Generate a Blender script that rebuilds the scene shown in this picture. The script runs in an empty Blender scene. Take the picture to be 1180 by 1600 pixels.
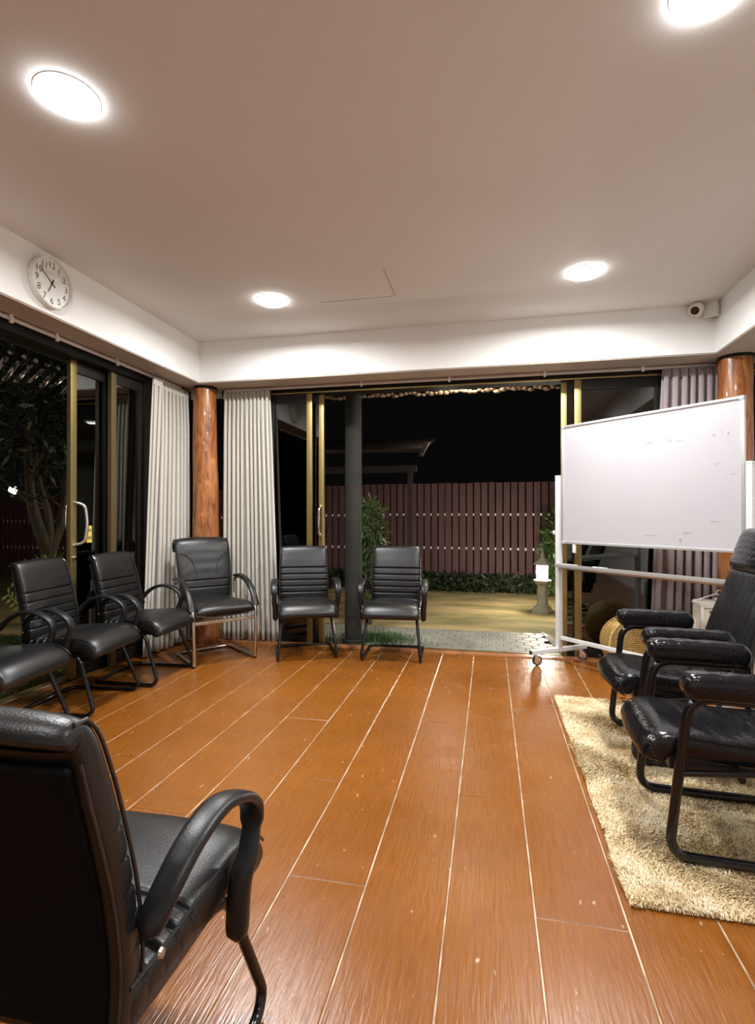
import bpy, bmesh, math, random
import numpy as np
from mathutils import Vector, Matrix
random.seed(7)
rng = np.random.default_rng(7)
PI = math.pi
C = bpy.context.scene.collection

# ------------------------------------------------------------------ helpers
def tag(o, label=None, cat=None, group=None, kind=None):
    if label: o['label'] = label
    if cat: o['category'] = cat
    if group: o['group'] = group
    if kind: o['kind'] = kind
    return o

def thing(name, label, cat, loc=(0, 0, 0), rz=0.0, group=None, kind=None):
    o = bpy.data.objects.new(name, None)
    o.empty_display_size = 0.1
    C.objects.link(o)
    o.location = loc
    o.rotation_euler = (0, 0, rz)
    return tag(o, label, cat, group, kind)

def copy_tree(o, parent=None):
    c = o.copy()
    C.objects.link(c)
    if parent: c.parent = parent
    for ch in list(o.children):
        copy_tree(ch, c)
    return c

class MB:
    """collects verts / faces, built as one mesh"""
    def __init__(s):
        s.v = []; s.f = []; s.m = []; s.n = 0
    def add(s, V, F, mi=0, M=None):
        V = np.asarray(V, float)
        if M is not None:
            A = np.array(M)
            V = V @ A[:3, :3].T + A[:3, 3]
        s.v.append(V)
        for f in F:
            s.f.append([i + s.n for i in f]); s.m.append(mi)
        s.n += len(V)
        return s
    def box(s, c, d, mi=0, M=None, bev=0.0):
        cx, cy, cz = c; hx, hy, hz = d[0] / 2, d[1] / 2, d[2] / 2
        if bev <= 0:
            V = [(cx + i * hx, cy + j * hy, cz + k * hz) for i in (-1, 1) for j in (-1, 1) for k in (-1, 1)]
            F = [(0, 1, 3, 2), (4, 6, 7, 5), (0, 4, 5, 1), (2, 3, 7, 6), (0, 2, 6, 4), (1, 5, 7, 3)]
            return s.add(V, F, mi, M)
        bm = bmesh.new()
        bmesh.ops.create_cube(bm, size=1.0)
        for v in bm.verts:
            v.co = Vector((cx + v.co.x * d[0], cy + v.co.y * d[1], cz + v.co.z * d[2]))
        bmesh.ops.bevel(bm, geom=bm.edges[:], offset=min(bev, min(d) * .45), segments=2, affect='EDGES', profile=.7)
        bm.verts.index_update()
        V = [tuple(v.co) for v in bm.verts]; F = [[v.index for v in f.verts] for f in bm.faces]
        bm.free()
        return s.add(V, F, mi, M)
    def lathe(s, prof, seg=32, mi=0, M=None, center=(0, 0, 0)):
        """prof: (r,z) list, axis z"""
        n = len(prof); V = []
        for r, z in prof:
            for k in range(seg):
                a = 2 * PI * k / seg
                V.append((center[0] + r * math.cos(a), center[1] + r * math.sin(a), center[2] + z))
        F = []
        for i in range(n - 1):
            for k in range(seg):
                k2 = (k + 1) % seg
                F.append((i * seg + k, i * seg + k2, (i + 1) * seg + k2, (i + 1) * seg + k))
        if prof[0][0] > 1e-5: F.append([k for k in range(seg)][::-1])
        if prof[-1][0] > 1e-5: F.append([(n - 1) * seg + k for k in range(seg)])
        return s.add(V, F, mi, M)
    def tube(s, pts, r, seg=12, closed=False, fil=0.0, mi=0, M=None, flat=None):
        P = fillet(pts, fil, closed) if fil > 0 else [Vector(p) for p in pts]
        n = len(P)
        T = []
        for i in range(n):
            if closed: t = P[(i + 1) % n] - P[i - 1]
            else: t = P[min(i + 1, n - 1)] - P[max(i - 1, 0)]
            T.append(t.normalized())
        up = Vector((0, 0, 1)) if abs(T[0].z) < .9 else Vector((1, 0, 0))
        if flat is not None: up = Vector(flat)
        nrm = (up - T[0] * up.dot(T[0])).normalized()
        V = []
        for i in range(n):
            if flat is not None: nrm = (up - T[i] * up.dot(T[i])).normalized()
            else:
                nrm = (nrm - T[i] * nrm.dot(T[i]))
                nrm = nrm.normalized() if nrm.length > 1e-6 else up
            b = T[i].cross(nrm)
            ra, rb = (r if isinstance(r, tuple) else (r, r))
            for k in range(seg):
                a = 2 * PI * k / seg
                V.append(tuple(P[i] + nrm * (ra * math.cos(a)) + b * (rb * math.sin(a))))
        F = []
        for i in range(n if closed else n - 1):
            j = (i + 1) % n
            for k in range(seg):
                k2 = (k + 1) % seg
                F.append((i * seg + k, i * seg + k2, j * seg + k2, j * seg + k))
        if not closed:
            F.append([k for k in range(seg)][::-1]); F.append([(n - 1) * seg + k for k in range(seg)])
        return s.add(V, F, mi, M)
    def build(s, name, mats, parent=None, smooth=True, angle=40, subsurf=0):
        me = bpy.data.meshes.new(name)
        V = np.concatenate(s.v) if s.v else np.zeros((0, 3))
        me.from_pydata(V.tolist(), [], s.f)
        if not isinstance(mats, (list, tuple)): mats = [mats]
        for m in mats: me.materials.append(m)
        if any(s.m): me.polygons.foreach_set('material_index', s.m)
        bm = bmesh.new(); bm.from_mesh(me)
        bmesh.ops.recalc_face_normals(bm, faces=bm.faces[:])
        if smooth:
            ca = math.radians(angle)
            for f in bm.faces: f.smooth = True
            for e in bm.edges:
                if len(e.link_faces) == 2 and e.calc_face_angle(0) > ca: e.smooth = False
        bm.to_mesh(me); bm.free()
        o = bpy.data.objects.new(name, me)
        C.objects.link(o)
        if parent: o.parent = parent
        if subsurf:
            md = o.modifiers.new('s', 'SUBSURF'); md.levels = subsurf; md.render_levels = subsurf
        return o

def build_each(mb, name, mat, parent=None, **kw):
    out = []
    off = 0; fi = 0
    for V in mb.v:
        n = len(V); q = MB(); q.v = [V]; q.n = n
        while fi < len(mb.f) and mb.f[fi][0] < off + n:
            q.f.append([i - off for i in mb.f[fi]]); q.m.append(mb.m[fi]); fi += 1
        off += n
        out.append(q.build(name, mat, parent, **kw))
    return out

def fillet(pts, r, closed=False, n=7):
    P = [Vector(p) for p in pts]; out = []
    N = len(P)
    for i in range(N):
        if not closed and i in (0, N - 1):
            out.append(P[i]); continue
        a, b, c = P[i - 1], P[i], P[(i + 1) % N]
        d1, d2 = (a - b), (c - b)
        rr = min(r, d1.length * .49, d2.length * .49)
        p, q = b + d1.normalized() * rr, b + d2.normalized() * rr
        for k in range(n + 1):
            t = k / n
            out.append(p * (1 - t) ** 2 + b * 2 * t * (1 - t) + q * t * t)
    return out

def smooth_path(ctrl, n):
    """catmull-rom, arc-length-ish resample -> n points"""
    P = [np.array(p, float) for p in ctrl]
    P = [2 * P[0] - P[1]] + P + [2 * P[-1] - P[-2]]
    out = []
    for i in range(1, len(P) - 2):
        for k in range(24):
            t = k / 24
            a, b, c, d = P[i - 1], P[i], P[i + 1], P[i + 2]
            out.append(.5 * (2 * b + (c - a) * t + (2 * a - 5 * b + 4 * c - d) * t * t + (3 * b - a - 3 * c + d) * t ** 3))
    out.append(P[-2])
    out = np.array(out)
    L = np.r_[0, np.cumsum(np.linalg.norm(np.diff(out, axis=0), axis=1))]
    S = np.linspace(0, L[-1], n) if np.isscalar(n) else np.array(n) * L[-1]
    return np.stack([np.interp(S, L, out[:, k]) for k in range(out.shape[1])], 1), L[-1]

def pad(mb, ctrl, w, th, e=.4, ns=90, nu=36, grooves=(), gdepth=.006, gsig=.004, crown=0.0, endr=.03, x0=0.0, mi=0, both=False, edge=None, wrinkle=0.0):
    """upholstered pad: (y,z) side profile swept with a rounded cross-section. front = left of travel"""
    S = np.linspace(0, 1, ns)
    tmp, L = smooth_path(ctrl, 50)
    r = endr / L
    k = max(6, ns // 10)
    en = r * (1 - np.cos(np.linspace(0, PI / 2, k)))
    gs = [g for g in grooves]
    extra = np.concatenate([np.array([g + d * gsig / L for d in (-2, -1, -.5, 0, .5, 1, 2)]) for g in gs]) if gs else np.array([])
    S = np.unique(np.round(np.clip(np.concatenate([en, 1 - en, np.linspace(r, 1 - r, ns - 2 * k), extra]), 0, 1), 6))
    P, L = smooth_path(ctrl, S)
    T = np.gradient(P, axis=0)
    T /= np.linalg.norm(T, axis=1)[:, None] + 1e-9
    Nn = np.stack([T[:, 1], -T[:, 0]], 1)
    V = []
    wf = w if callable(w) else (lambda s: w)
    tf = th if callable(th) else (lambda s: th)
    ph = np.linspace(0, 2 * PI, nu, endpoint=False)
    cx = np.sign(np.cos(ph)) * np.abs(np.cos(ph)) ** e
    sx = np.sign(np.sin(ph)) * np.abs(np.sin(ph)) ** e
    for i, s in enumerate(S):
        d = min(s, 1 - s) / r
        q = math.sqrt(max(0, 1 - (1 - min(d, 1)) ** 2))
        q = max(q, .03)
        W = wf(s) - endr * .6 * (1 - q)
        t = tf(s) * q
        n = sx * t
        fr = sx > 0
        n = n + np.where(fr, crown * (1 - cx ** 2) * q, 0)
        if wrinkle:
            n = n + np.where(fr, wrinkle * np.sin(s * 37 + 3 * cx) * np.sin(cx * 9 + s * 11) * (1 - cx ** 2) * q, 0)
        for g in gs:
            dd = (s - g) * L / gsig
            if abs(dd) < 3.5:
                n = n - np.where(fr, gdepth * math.exp(-dd * dd), 0)
        for a, b in zip(cx, n):
            V.append((x0 + a * W, P[i, 0] + Nn[i, 0] * b, P[i, 1] + Nn[i, 1] * b))
    m = len(S); F = []
    for i in range(m - 1):
        for k in range(nu):
            k2 = (k + 1) % nu
            F.append((i * nu + k, i * nu + k2, (i + 1) * nu + k2, (i + 1) * nu + k))
    F.append(list(range(nu))); F.append([(m - 1) * nu + k for k in range(nu)][::-1])
    mb.add(V, F, mi)
    return P, Nn, S

def edge_piping(mb, ctrl, w, th, r=.0035, front=1, s0=0.02, s1=.98, inset=.985, lift=.72, mi=0):
    S = np.linspace(s0, s1, 40)
    P, L = smooth_path(ctrl, S)
    T = np.gradient(P, axis=0); T /= np.linalg.norm(T, axis=1)[:, None]
    Nn = np.stack([T[:, 1], -T[:, 0]], 1)
    wf = w if callable(w) else (lambda s: w); tf = th if callable(th) else (lambda s: th)
    for sd in (-1, 1):
        pts = [(sd * wf(s) * inset, P[i, 0] + Nn[i, 0] * tf(s) * lift * front, P[i, 1] + Nn[i, 1] * tf(s) * lift * front) for i, s in enumerate(S)]
        mb.tube(pts, r, seg=8, mi=mi)

# ------------------------------------------------------------------ materials
def newmat(name):
    m = bpy.data.materials.new(name); m.use_nodes = True
    nt = m.node_tree
    for n in list(nt.nodes): nt.nodes.remove(n)
    out = nt.nodes.new('ShaderNodeOutputMaterial')
    return m, nt, out

def N(nt, t, **kw):
    n = nt.nodes.new(t)
    for k, v in kw.items():
        if k in n.inputs: n.inputs[k].default_value = v
        else: setattr(n, k, v)
    return n

def col(c):
    return (c[0], c[1], c[2], 1)

def pmat(name, c, rough=.5, metal=0, c2=None, scale=8, stretch=(1, 1, 1), bump=0, bscale=None, spec=.5, coat=0, rvar=0, detail=4, contrast=(.35, .65), emis=None, trans=0, bdist=.01, sss=0):
    m, nt, out = newmat(name)
    b = N(nt, 'ShaderNodeBsdfPrincipled')
    b.inputs['Base Color'].default_value = col(c)
    b.inputs['Roughness'].default_value = rough
    b.inputs['Metallic'].default_value = metal
    b.inputs['Specular IOR Level'].default_value = spec
    b.inputs['Coat Weight'].default_value = coat
    if trans: b.inputs['Transmission Weight'].default_value = trans
    if emis:
        b.inputs['Emission Color'].default_value = col(emis[0]); b.inputs['Emission Strength'].default_value = emis[1]
    nt.links.new(b.outputs[0], out.inputs[0])
    tc = N(nt, 'ShaderNodeTexCoord'); mp = N(nt, 'ShaderNodeMapping')
    mp.inputs['Scale'].default_value = stretch
    nt.links.new(tc.outputs['Object'], mp.inputs[0])
    nz = N(nt, 'ShaderNodeTexNoise', Scale=scale, Detail=detail)
    nt.links.new(mp.outputs[0], nz.inputs['Vector'])
    if c2 is not None:
        rp = N(nt, 'ShaderNodeValToRGB')
        rp.color_ramp.elements[0].position = contrast[0]; rp.color_ramp.elements[1].position = contrast[1]
        rp.color_ramp.elements[0].color = col(c); rp.color_ramp.elements[1].color = col(c2)
        nt.links.new(nz.outputs[0], rp.inputs[0]); nt.links.new(rp.outputs[0], b.inputs['Base Color'])
    if rvar:
        mr = N(nt, 'ShaderNodeMapRange'); mr.inputs['To Min'].default_value = max(0, rough - rvar); mr.inputs['To Max'].default_value = rough + rvar
        nt.links.new(nz.outputs[0], mr.inputs[0]); nt.links.new(mr.outputs[0], b.inputs['Roughness'])
    if bump:
        n2 = N(nt, 'ShaderNodeTexNoise', Scale=bscale or scale, Detail=3)
        nt.links.new(mp.outputs[0], n2.inputs['Vector'])
        bp = N(nt, 'ShaderNodeBump', Strength=bump, Distance=bdist)
        nt.links.new(n2.outputs[0], bp.inputs['Height']); nt.links.new(bp.outputs[0], b.inputs['Normal'])
    return m

M_ceil = pmat('ceiling_paint', (.78, .765, .74), .9, c2=(.75, .73, .705), scale=1.2, bump=.05, bscale=60)
M_wall = pmat('bulkhead_paint', (.88, .88, .86), .8, c2=(.85, .85, .83), scale=2, bump=.05, bscale=50)
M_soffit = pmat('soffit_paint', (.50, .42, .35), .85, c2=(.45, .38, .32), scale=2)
M_leather = pmat('black_leather', (.006, .0058, .006), .36, c2=(.009, .0088, .009), scale=6, bump=.16, bscale=240, rvar=.06, spec=.52, bdist=.004)
M_leather_back = pmat('black_rear_leather', (.005, .005, .005), .6, bump=.2, bscale=240, spec=.05, bdist=.004)
M_leather_worn = pmat('worn_black_leather', (.005, .0048, .006), .17, c2=(.009, .0085, .010), scale=5, bump=.28, bscale=70, rvar=.05, spec=.42, bdist=.006)
M_gather = pmat('gathered_black_leather', (.006, .0058, .0065), .3, bump=1.0, scale=10, bscale=18, stretch=(1.9, .06, .06), spec=.45, bdist=.02, rvar=.05)
M_pipe = pmat('black_piping', (.02, .02, .02), .2, spec=.7)
M_plast = pmat('black_plastic', (.010, .010, .011), .36, bump=.2, bscale=420, spec=.42, bdist=.002)
M_bmetal = pmat('black_enamel_steel', (.006, .006, .007), .16, spec=.5)
M_steel = pmat('brushed_steel', (.62, .60, .54), .25, metal=1, c2=(.52, .50, .44), scale=30, stretch=(1, 1, .1))
M_chrome = pmat('chrome', (.85, .85, .86), .08, metal=1)
M_gold = pmat('bronze_aluminium', (.36, .27, .10), .38, metal=.75, c2=(.30, .23, .09), scale=20, stretch=(1, 1, .05))
M_dimgold = pmat('dark_bronze_stile', (.14, .10, .045), .45, metal=.5)
M_darkalu = pmat('dark_bronze_frame', (.009, .0075, .0065), .45, spec=.3)
M_white_steel = pmat('white_painted_steel', (.72, .74, .74), .32, c2=(.66, .68, .68), scale=9)
M_alu = pmat('aluminium_trim', (.70, .72, .70), .3, metal=.6)
M_grey_pl = pmat('grey_plastic', (.42, .45, .48), .4)
M_rubber = pmat('dark_rubber', (.02, .02, .02), .6)
M_rail = pmat('rail_enamel', (.62, .56, .52), .4)
M_whitepl = pmat('white_plastic', (.78, .78, .74), .35)
M_camlens = pmat('camera_lens_black', (.006, .007, .009), .08, spec=.9)
M_curt = pmat('cream_curtain', (.56, .535, .475), .85, c2=(.49, .465, .41), scale=3, stretch=(4, 4, .3), bump=.25, bscale=300, bdist=.003)
M_curt_r = pmat('mauve_curtain_shaded', (.40, .345, .345), .85, c2=(.34, .29, .29), scale=3, stretch=(4, 4, .3), bump=.25, bscale=300, bdist=.003)  # mauve cloth, with the weaker light on this side painted in as darker colour
M_slat = pmat('fence_board_purple_brown', (.185, .09, .094), .7, c2=(.125, .061, .066), scale=3, stretch=(6, 6, .6), bump=.3, bscale=20)
M_rail_w = pmat('fence_rail_pale_glow', (.85, .82, .80), .6, emis=((1, .93, .88), .35))  # faint emission stands in for lamplight on the pale rails
M_tile = pmat('clay_tile_eave', (.22, .12, .07), .5, c2=(.42, .30, .20), scale=14)
M_pillar_out = pmat('weathered_post', (.024, .022, .018), .85, c2=(.014, .0135, .011), scale=5, bump=.4)
M_bark = pmat('tree_bark', (.105, .085, .05), .9, c2=(.05, .045, .028), scale=14, bump=.8, bscale=20, stretch=(1, 1, .4))
M_leaf = pmat('leaf_green', (.06, .12, .022), .45, c2=(.03, .06, .015), scale=5)
M_leaf_b = pmat('leaf_bright', (.45, .55, .16), .4, c2=(.30, .40, .08), scale=9)
M_leaf_d = pmat('leaf_dark', (.018, .03, .012), .5, c2=(.03, .045, .018), scale=5)
M_grass = pmat('grass_blades', (.05, .11, .018), .55, c2=(.02, .05, .01), scale=4)
M_pot = pmat('terracotta', (.48, .22, .11), .7, c2=(.38, .17, .09), scale=10)
M_stone = pmat('cast_stone', (.42, .39, .30), .85, c2=(.30, .275, .21), scale=9, bump=.4, bscale=30)
M_ground = pmat('sandy_ground', (.44, .32, .14), .95, c2=(.20, .17, .06), scale=1.6, stretch=(.7, 2.0, 1), bump=.6, bscale=14, detail=8, contrast=(.38, .62), bdist=.03)
M_paver = pmat('concrete_paver', (.30, .29, .24), .55, c2=(.22, .215, .18), scale=3, bump=.3, bscale=40)
M_pavgap = pmat('paver_gap', (.035, .035, .028), .9)
M_shelter = pmat('shelter_timber', (.045, .03, .024), .7, c2=(.03, .02, .018), scale=4)
M_gable = pmat('gable_board_paint', (.11, .095, .08), .7)
M_sheltroof = pmat('shelter_roof', (.05, .035, .03), .7)
M_smoke = pmat('dark_table', (.02, .018, .016), .4)
M_wood_sill = pmat('sill_wood', (.40, .17, .07), .3, c2=(.30, .12, .045), scale=6, stretch=(.3, 3, 3), coat=.3)
M_seam = pmat('seam_filler', (.62, .50, .37), .45, c2=(.30, .20, .12), scale=9, stretch=(1, 1, 1), contrast=(.3, .6))
M_clockface = pmat('clock_face', (.80, .80, .76), .4)
M_ink = pmat('dark_ink', (.03, .03, .03), .5)
M_ink_grey = pmat('grey_numeral_ink', (.07, .068, .06), .5)
M_mark = pmat('faint_marker', (.42, .37, .45), .5)
M_sticker = pmat('yellow_sticker', (.75, .55, .08), .5)
M_sheet = pmat('pale_plastic_sheet', (.74, .68, .58), .4, c2=(.66, .60, .50), scale=3)
M_hatch = pmat('hatch_groove_line', (.28, .20, .15), .9)  # brown colour of the hatch groove lines
M_diff = pmat('lamp_diffuser', (.9, .9, .9), .4, emis=((.97, .98, 1.0), 24))
M_diff_out = pmat('lantern_glass', (.9, .9, .9), .4, emis=((1.0, .92, .76), 270))
M_street = pmat('street_lamp_glass', (.9, .9, .9), .4, emis=((.95, 1.0, .9), 60))
M_strips = pmat('shiny_tile_edges', (.85, .85, .88), .2, c2=(.10, .085, .08), scale=30, contrast=(.48, .56))
M_board = pmat('whiteboard_enamel', (.505, .49, .51), .25, c2=(.49, .475, .50), scale=2.2, coat=.3)

# log column: varnished with pale patches and knots
def log_mat():
    m, nt, out = newmat('varnished_log')
    b = N(nt, 'ShaderNodeBsdfPrincipled'); nt.links.new(b.outputs[0], out.inputs[0])
    b.inputs['Roughness'].default_value = .3; b.inputs['Coat Weight'].default_value = .3
    tc = N(nt, 'ShaderNodeTexCoord'); mp = N(nt, 'ShaderNodeMapping'); mp.inputs['Scale'].default_value = (6, 6, 1.6)
    nt.links.new(tc.outputs['Object'], mp.inputs[0])
    n1 = N(nt, 'ShaderNodeTexNoise', Scale=2.2, Detail=8, Distortion=1.2)
    nt.links.new(mp.outputs[0], n1.inputs['Vector'])
    r = N(nt, 'ShaderNodeValToRGB'); e = r.color_ramp.elements
    e[0].position = .30; e[0].color = (.09, .028, .008, 1)
    e[1].position = .70; e[1].color = (.52, .23, .085, 1)
    x = e.new(.5); x.color = (.34, .115, .032, 1)
    nt.links.new(n1.outputs[0], r.inputs[0]); nt.links.new(r.outputs[0], b.inputs['Base Color'])
    bp = N(nt, 'ShaderNodeBump', Strength=.35, Distance=.01)
    nt.links.new(n1.outputs[0], bp.inputs['Height']); nt.links.new(bp.outputs[0], b.inputs['Normal'])
    return m
M_log = log_mat()

# painted plank floor
def floor_mat():
    m, nt, out = newmat('painted_fibre_planks')
    b = N(nt, 'ShaderNodeBsdfPrincipled'); nt.links.new(b.outputs[0], out.inputs[0])
    tc = N(nt, 'ShaderNodeTexCoord')
    # large colour drift
    n1 = N(nt, 'ShaderNodeTexNoise', Scale=1.1, Detail=5)
    nt.links.new(tc.outputs['Object'], n1.inputs['Vector'])
    r1 = N(nt, 'ShaderNodeValToRGB'); e = r1.color_ramp.elements
    e[0].position = .3; e[0].color = (.195, .062, .0075, 1); e[1].position = .72; e[1].color = (.275, .095, .013, 1)
    nt.links.new(n1.outputs[0], r1.inputs[0])
    # wood grain (stretched, embossed)
    mp = N(nt, 'ShaderNodeMapping'); mp.inputs['Scale'].default_value = (1, .09, 1)
    nt.links.new(tc.outputs['Object'], mp.inputs[0])
    n2 = N(nt, 'ShaderNodeTexNoise', Scale=100, Detail=5, Distortion=.6)
    nt.links.new(mp.outputs[0], n2.inputs['Vector'])
    mx = N(nt, 'ShaderNodeMixRGB', blend_type='MULTIPLY'); mx.inputs[0].default_value = .35
    r2 = N(nt, 'ShaderNodeValToRGB'); r2.color_ramp.elements[0].position = .35; r2.color_ramp.elements[0].color = (.55, .5, .45, 1)
    r2.color_ramp.elements[1].position = .6; r2.color_ramp.elements[1].color = (1, 1, 1, 1)
    nt.links.new(n2.outputs[0], r2.inputs[0]); nt.links.new(r1.outputs[0], mx.inputs[1]); nt.links.new(r2.outputs[0], mx.inputs[2])
    # pale scuffs
    mp3 = N(nt, 'ShaderNodeMapping'); mp3.inputs['Rotation'].default_value = (0, 0, .5); mp3.inputs['Scale'].default_value = (1, .35, 1)
    nt.links.new(tc.outputs['Object'], mp3.inputs[0])
    n3 = N(nt, 'ShaderNodeTexNoise', Scale=46, Detail=3)
    nt.links.new(mp3.outputs[0], n3.inputs['Vector'])
    r3 = N(nt, 'ShaderNodeValToRGB'); r3.color_ramp.elements[0].position = .695; r3.color_ramp.elements[0].color = (0, 0, 0, 1)
    r3.color_ramp.elements[1].position = .78; r3.color_ramp.elements[1].color = (.7, .7, .7, 1)
    nt.links.new(n3.outputs[0], r3.inputs[0])
    mx3 = N(nt, 'ShaderNodeMixRGB'); mx3.inputs[2].default_value = (.75, .58, .42, 1)
    nt.links.new(r3.outputs[0], mx3.inputs[0]); nt.links.new(mx.outputs[0], mx3.inputs[1])
    nt.links.new(mx3.outputs[0], b.inputs['Base Color'])
    mr = N(nt, 'ShaderNodeMapRange'); mr.inputs['To Min'].default_value = .16; mr.inputs['To Max'].default_value = .36
    n4 = N(nt, 'ShaderNodeTexNoise', Scale=5, Detail=6); nt.links.new(tc.outputs['Object'], n4.inputs['Vector'])
    nt.links.new(n4.outputs[0], mr.inputs[0]); nt.links.new(mr.outputs[0], b.inputs['Roughness'])
    bp = N(nt, 'ShaderNodeBump', Strength=.4, Distance=.003)
    nt.links.new(n2.outputs[0], bp.inputs['Height']); nt.links.new(bp.outputs[0], b.inputs['Normal'])
    b.inputs['Specular IOR Level'].default_value = .5
    return m
M_floor = floor_mat()

def rug_mat(name, a, b2, c3):
    m, nt, out = newmat(name)
    b = N(nt, 'ShaderNodeBsdfPrincipled'); nt.links.new(b.outputs[0], out.inputs[0])
    b.inputs['Roughness'].default_value = .75; b.inputs['Specular IOR Level'].default_value = .3
    tc = N(nt, 'ShaderNodeTexCoord')
    n1 = N(nt, 'ShaderNodeTexNoise', Scale=7, Detail=5); nt.links.new(tc.outputs['Object'], n1.inputs['Vector'])
    n2 = N(nt, 'ShaderNodeTexNoise', Scale=130, Detail=1); nt.links.new(tc.outputs['Object'], n2.inputs['Vector'])
    ad = N(nt, 'ShaderNodeMath', operation='MULTIPLY_ADD'); ad.inputs[1].default_value = .55; nt.links.new(n2.outputs[0], ad.inputs[0]); 
    ml = N(nt, 'ShaderNodeMath', operation='MULTIPLY'); ml.inputs[1].default_value = .45; nt.links.new(n1.outputs[0], ml.inputs[0]); nt.links.new(ml.outputs[0], ad.inputs[2])
    r = N(nt, 'ShaderNodeValToRGB'); e = r.color_ramp.elements
    e[0].position = .38; e[0].color = col(a); e[1].position = .62; e[1].color = col(c3); x = e.new(.49); x.color = col(b2)
    nt.links.new(ad.outputs[0], r.inputs[0]); nt.links.new(r.outputs[0], b.inputs['Base Color'])
    return m
M_rug = rug_mat('shag_beige', (.40, .25, .10), (.74, .58, .33), (.93, .85, .66))
M_rugbase = pmat('rug_backing', (.32, .22, .11), .9)

def weave_mat():
    m, nt, out = newmat('rattan_weave')
    b = N(nt, 'ShaderNodeBsdfPrincipled'); nt.links.new(b.outputs[0], out.inputs[0])
    b.inputs['Roughness'].default_value = .45
    tc = N(nt, 'ShaderNodeTexCoord')
    br = N(nt, 'ShaderNodeTexBrick', Scale=24); br.inputs['Color1'].default_value = (.62, .42, .13, 1); br.inputs['Color2'].default_value = (.46, .29, .08, 1)
    br.inputs['Mortar'].default_value = (.09, .05, .015, 1); br.inputs['Mortar Size'].default_value = .05
    br.inputs['Brick Width'].default_value = .7; br.inputs['Row Height'].default_value = .34
    sx_ = N(nt, 'ShaderNodeSeparateXYZ'); cx_ = N(nt, 'ShaderNodeCombineXYZ'); ad_ = N(nt, 'ShaderNodeMath', operation='MULTIPLY_ADD'); ad_.inputs[1].default_value = .8
    nt.links.new(tc.outputs['Object'], sx_.inputs[0]); nt.links.new(sx_.outputs[1], ad_.inputs[0]); nt.links.new(sx_.outputs[0], ad_.inputs[2])
    nt.links.new(ad_.outputs[0], cx_.inputs[0]); nt.links.new(sx_.outputs[2], cx_.inputs[1]); nt.links.new(cx_.outputs[0], br.inputs['Vector']); nt.links.new(br.outputs[0], b.inputs['Base Color'])
    bp = N(nt, 'ShaderNodeBump', Strength=.6, Distance=.01); nt.links.new(br.outputs['Fac'], bp.inputs['Height']); bp.invert = True
    nt.links.new(bp.outputs[0], b.inputs['Normal'])
    return m
M_weave = weave_mat()
M_rim = pmat('rattan_binding', (.66, .50, .22), .45, c2=(.48, .33, .11), scale=60)

def glass_mat():
    m, nt, out = newmat('tinted_glass')
    fr = N(nt, 'ShaderNodeFresnel', IOR=1.55)
    ad = N(nt, 'ShaderNodeMath', operation='MULTIPLY_ADD'); ad.inputs[1].default_value = 1.3; ad.inputs[2].default_value = .03
    nt.links.new(fr.outputs[0], ad.inputs[0])
    tr = N(nt, 'ShaderNodeBsdfTransparent'); tr.inputs[0].default_value = (.20, .20, .19, 1)
    gl = N(nt, 'ShaderNodeBsdfGlossy', Roughness=.015); gl.inputs[0].default_value = (.9, .92, .88, 1)
    tc = N(nt, 'ShaderNodeTexCoord'); nz = N(nt, 'ShaderNodeTexNoise', Scale=1.3); nt.links.new(tc.outputs['Object'], nz.inputs['Vector'])
    bp = N(nt, 'ShaderNodeBump', Strength=.04, Distance=.02); nt.links.new(nz.outputs[0], bp.inputs['Height']); nt.links.new(bp.outputs[0], gl.inputs['Normal'])
    mx = N(nt, 'ShaderNodeMixShader'); nt.links.new(ad.outputs[0], mx.inputs[0]); nt.links.new(tr.outputs[0], mx.inputs[1]); nt.links.new(gl.outputs[0], mx.inputs[2])
    nt.links.new(mx.outputs[0], out.inputs[0])
    return m
M_glass = glass_mat()

# ------------------------------------------------------------------ room constants (metres)
XL, XR = -2.624, 1.67       # inner faces of the side bulkheads
YB = 4.40                   # inner face of the back bulkhead
ZS, ZC = 2.42, 2.79         # soffit and ceiling heights
YN = -2.4                   # wall behind the camera
XO, XRO, YO = -3.06, 2.30, 4.90

# ------------------------------------------------------------------ floor: planks and seams, one mesh
mb = MB()
PX0, PW = .1325, .2633
G = .0027
joints = {0: [2.281, -.4], -4: [2.94, .1], -3: [2.28, -.6], -2: [1.658, -1.2, 3.62], 1: [1.638, -.7], -7: [2.302], 3: [2.6, .2], -6: [3.4, .5], -5: [1.9], -8: [3.0], -1: [.3, 3.05], 2: [.1, 2.9]}
def plank(x0, x1, y0, y1):
    b = .0022
    zt = 0.0; zb = -.02
    V = [(x0, y0, zb), (x1, y0, zb), (x1, y1, zb), (x0, y1, zb),
         (x0, y0, zt - b), (x1, y0, zt - b), (x1, y1, zt - b), (x0, y1, zt - b),
         (x0 + b, y0 + b, zt), (x1 - b, y0 + b, zt), (x1 - b, y1 - b, zt), (x0 + b, y1 - b, zt)]
    F = [(0, 1, 5, 4), (1, 2, 6, 5), (2, 3, 7, 6), (3, 0, 4, 7), (4, 5, 9, 8), (5, 6, 10, 9), (6, 7, 11, 10), (7, 4, 8, 11), (8, 9, 10, 11)]
    mb.add(V, F, 0)
YT = 4.575
for k in range(-12, 9):
    xa = PX0 + (k - 1) * PW + G; xb = PX0 + k * PW - G
    xb = min(xb, XRO)
    xa = max(xa, XO + .02)
    if xb - xa < .02: continue
    js = sorted([j for j in joints.get(k, [1.0 + (k * 37 % 11) * .2]) if YN < j < YT])
    ys = [YN] + js + [YT]
    for a, b in zip(ys[:-1], ys[1:]):
        plank(xa, xb, a + .0014, b - .0014)
mb.box(((XO + XRO) / 2, (YN + YT) / 2, -.0202), (XRO - XO, YT - YN, .035), 1)      # filler under the seams
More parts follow.
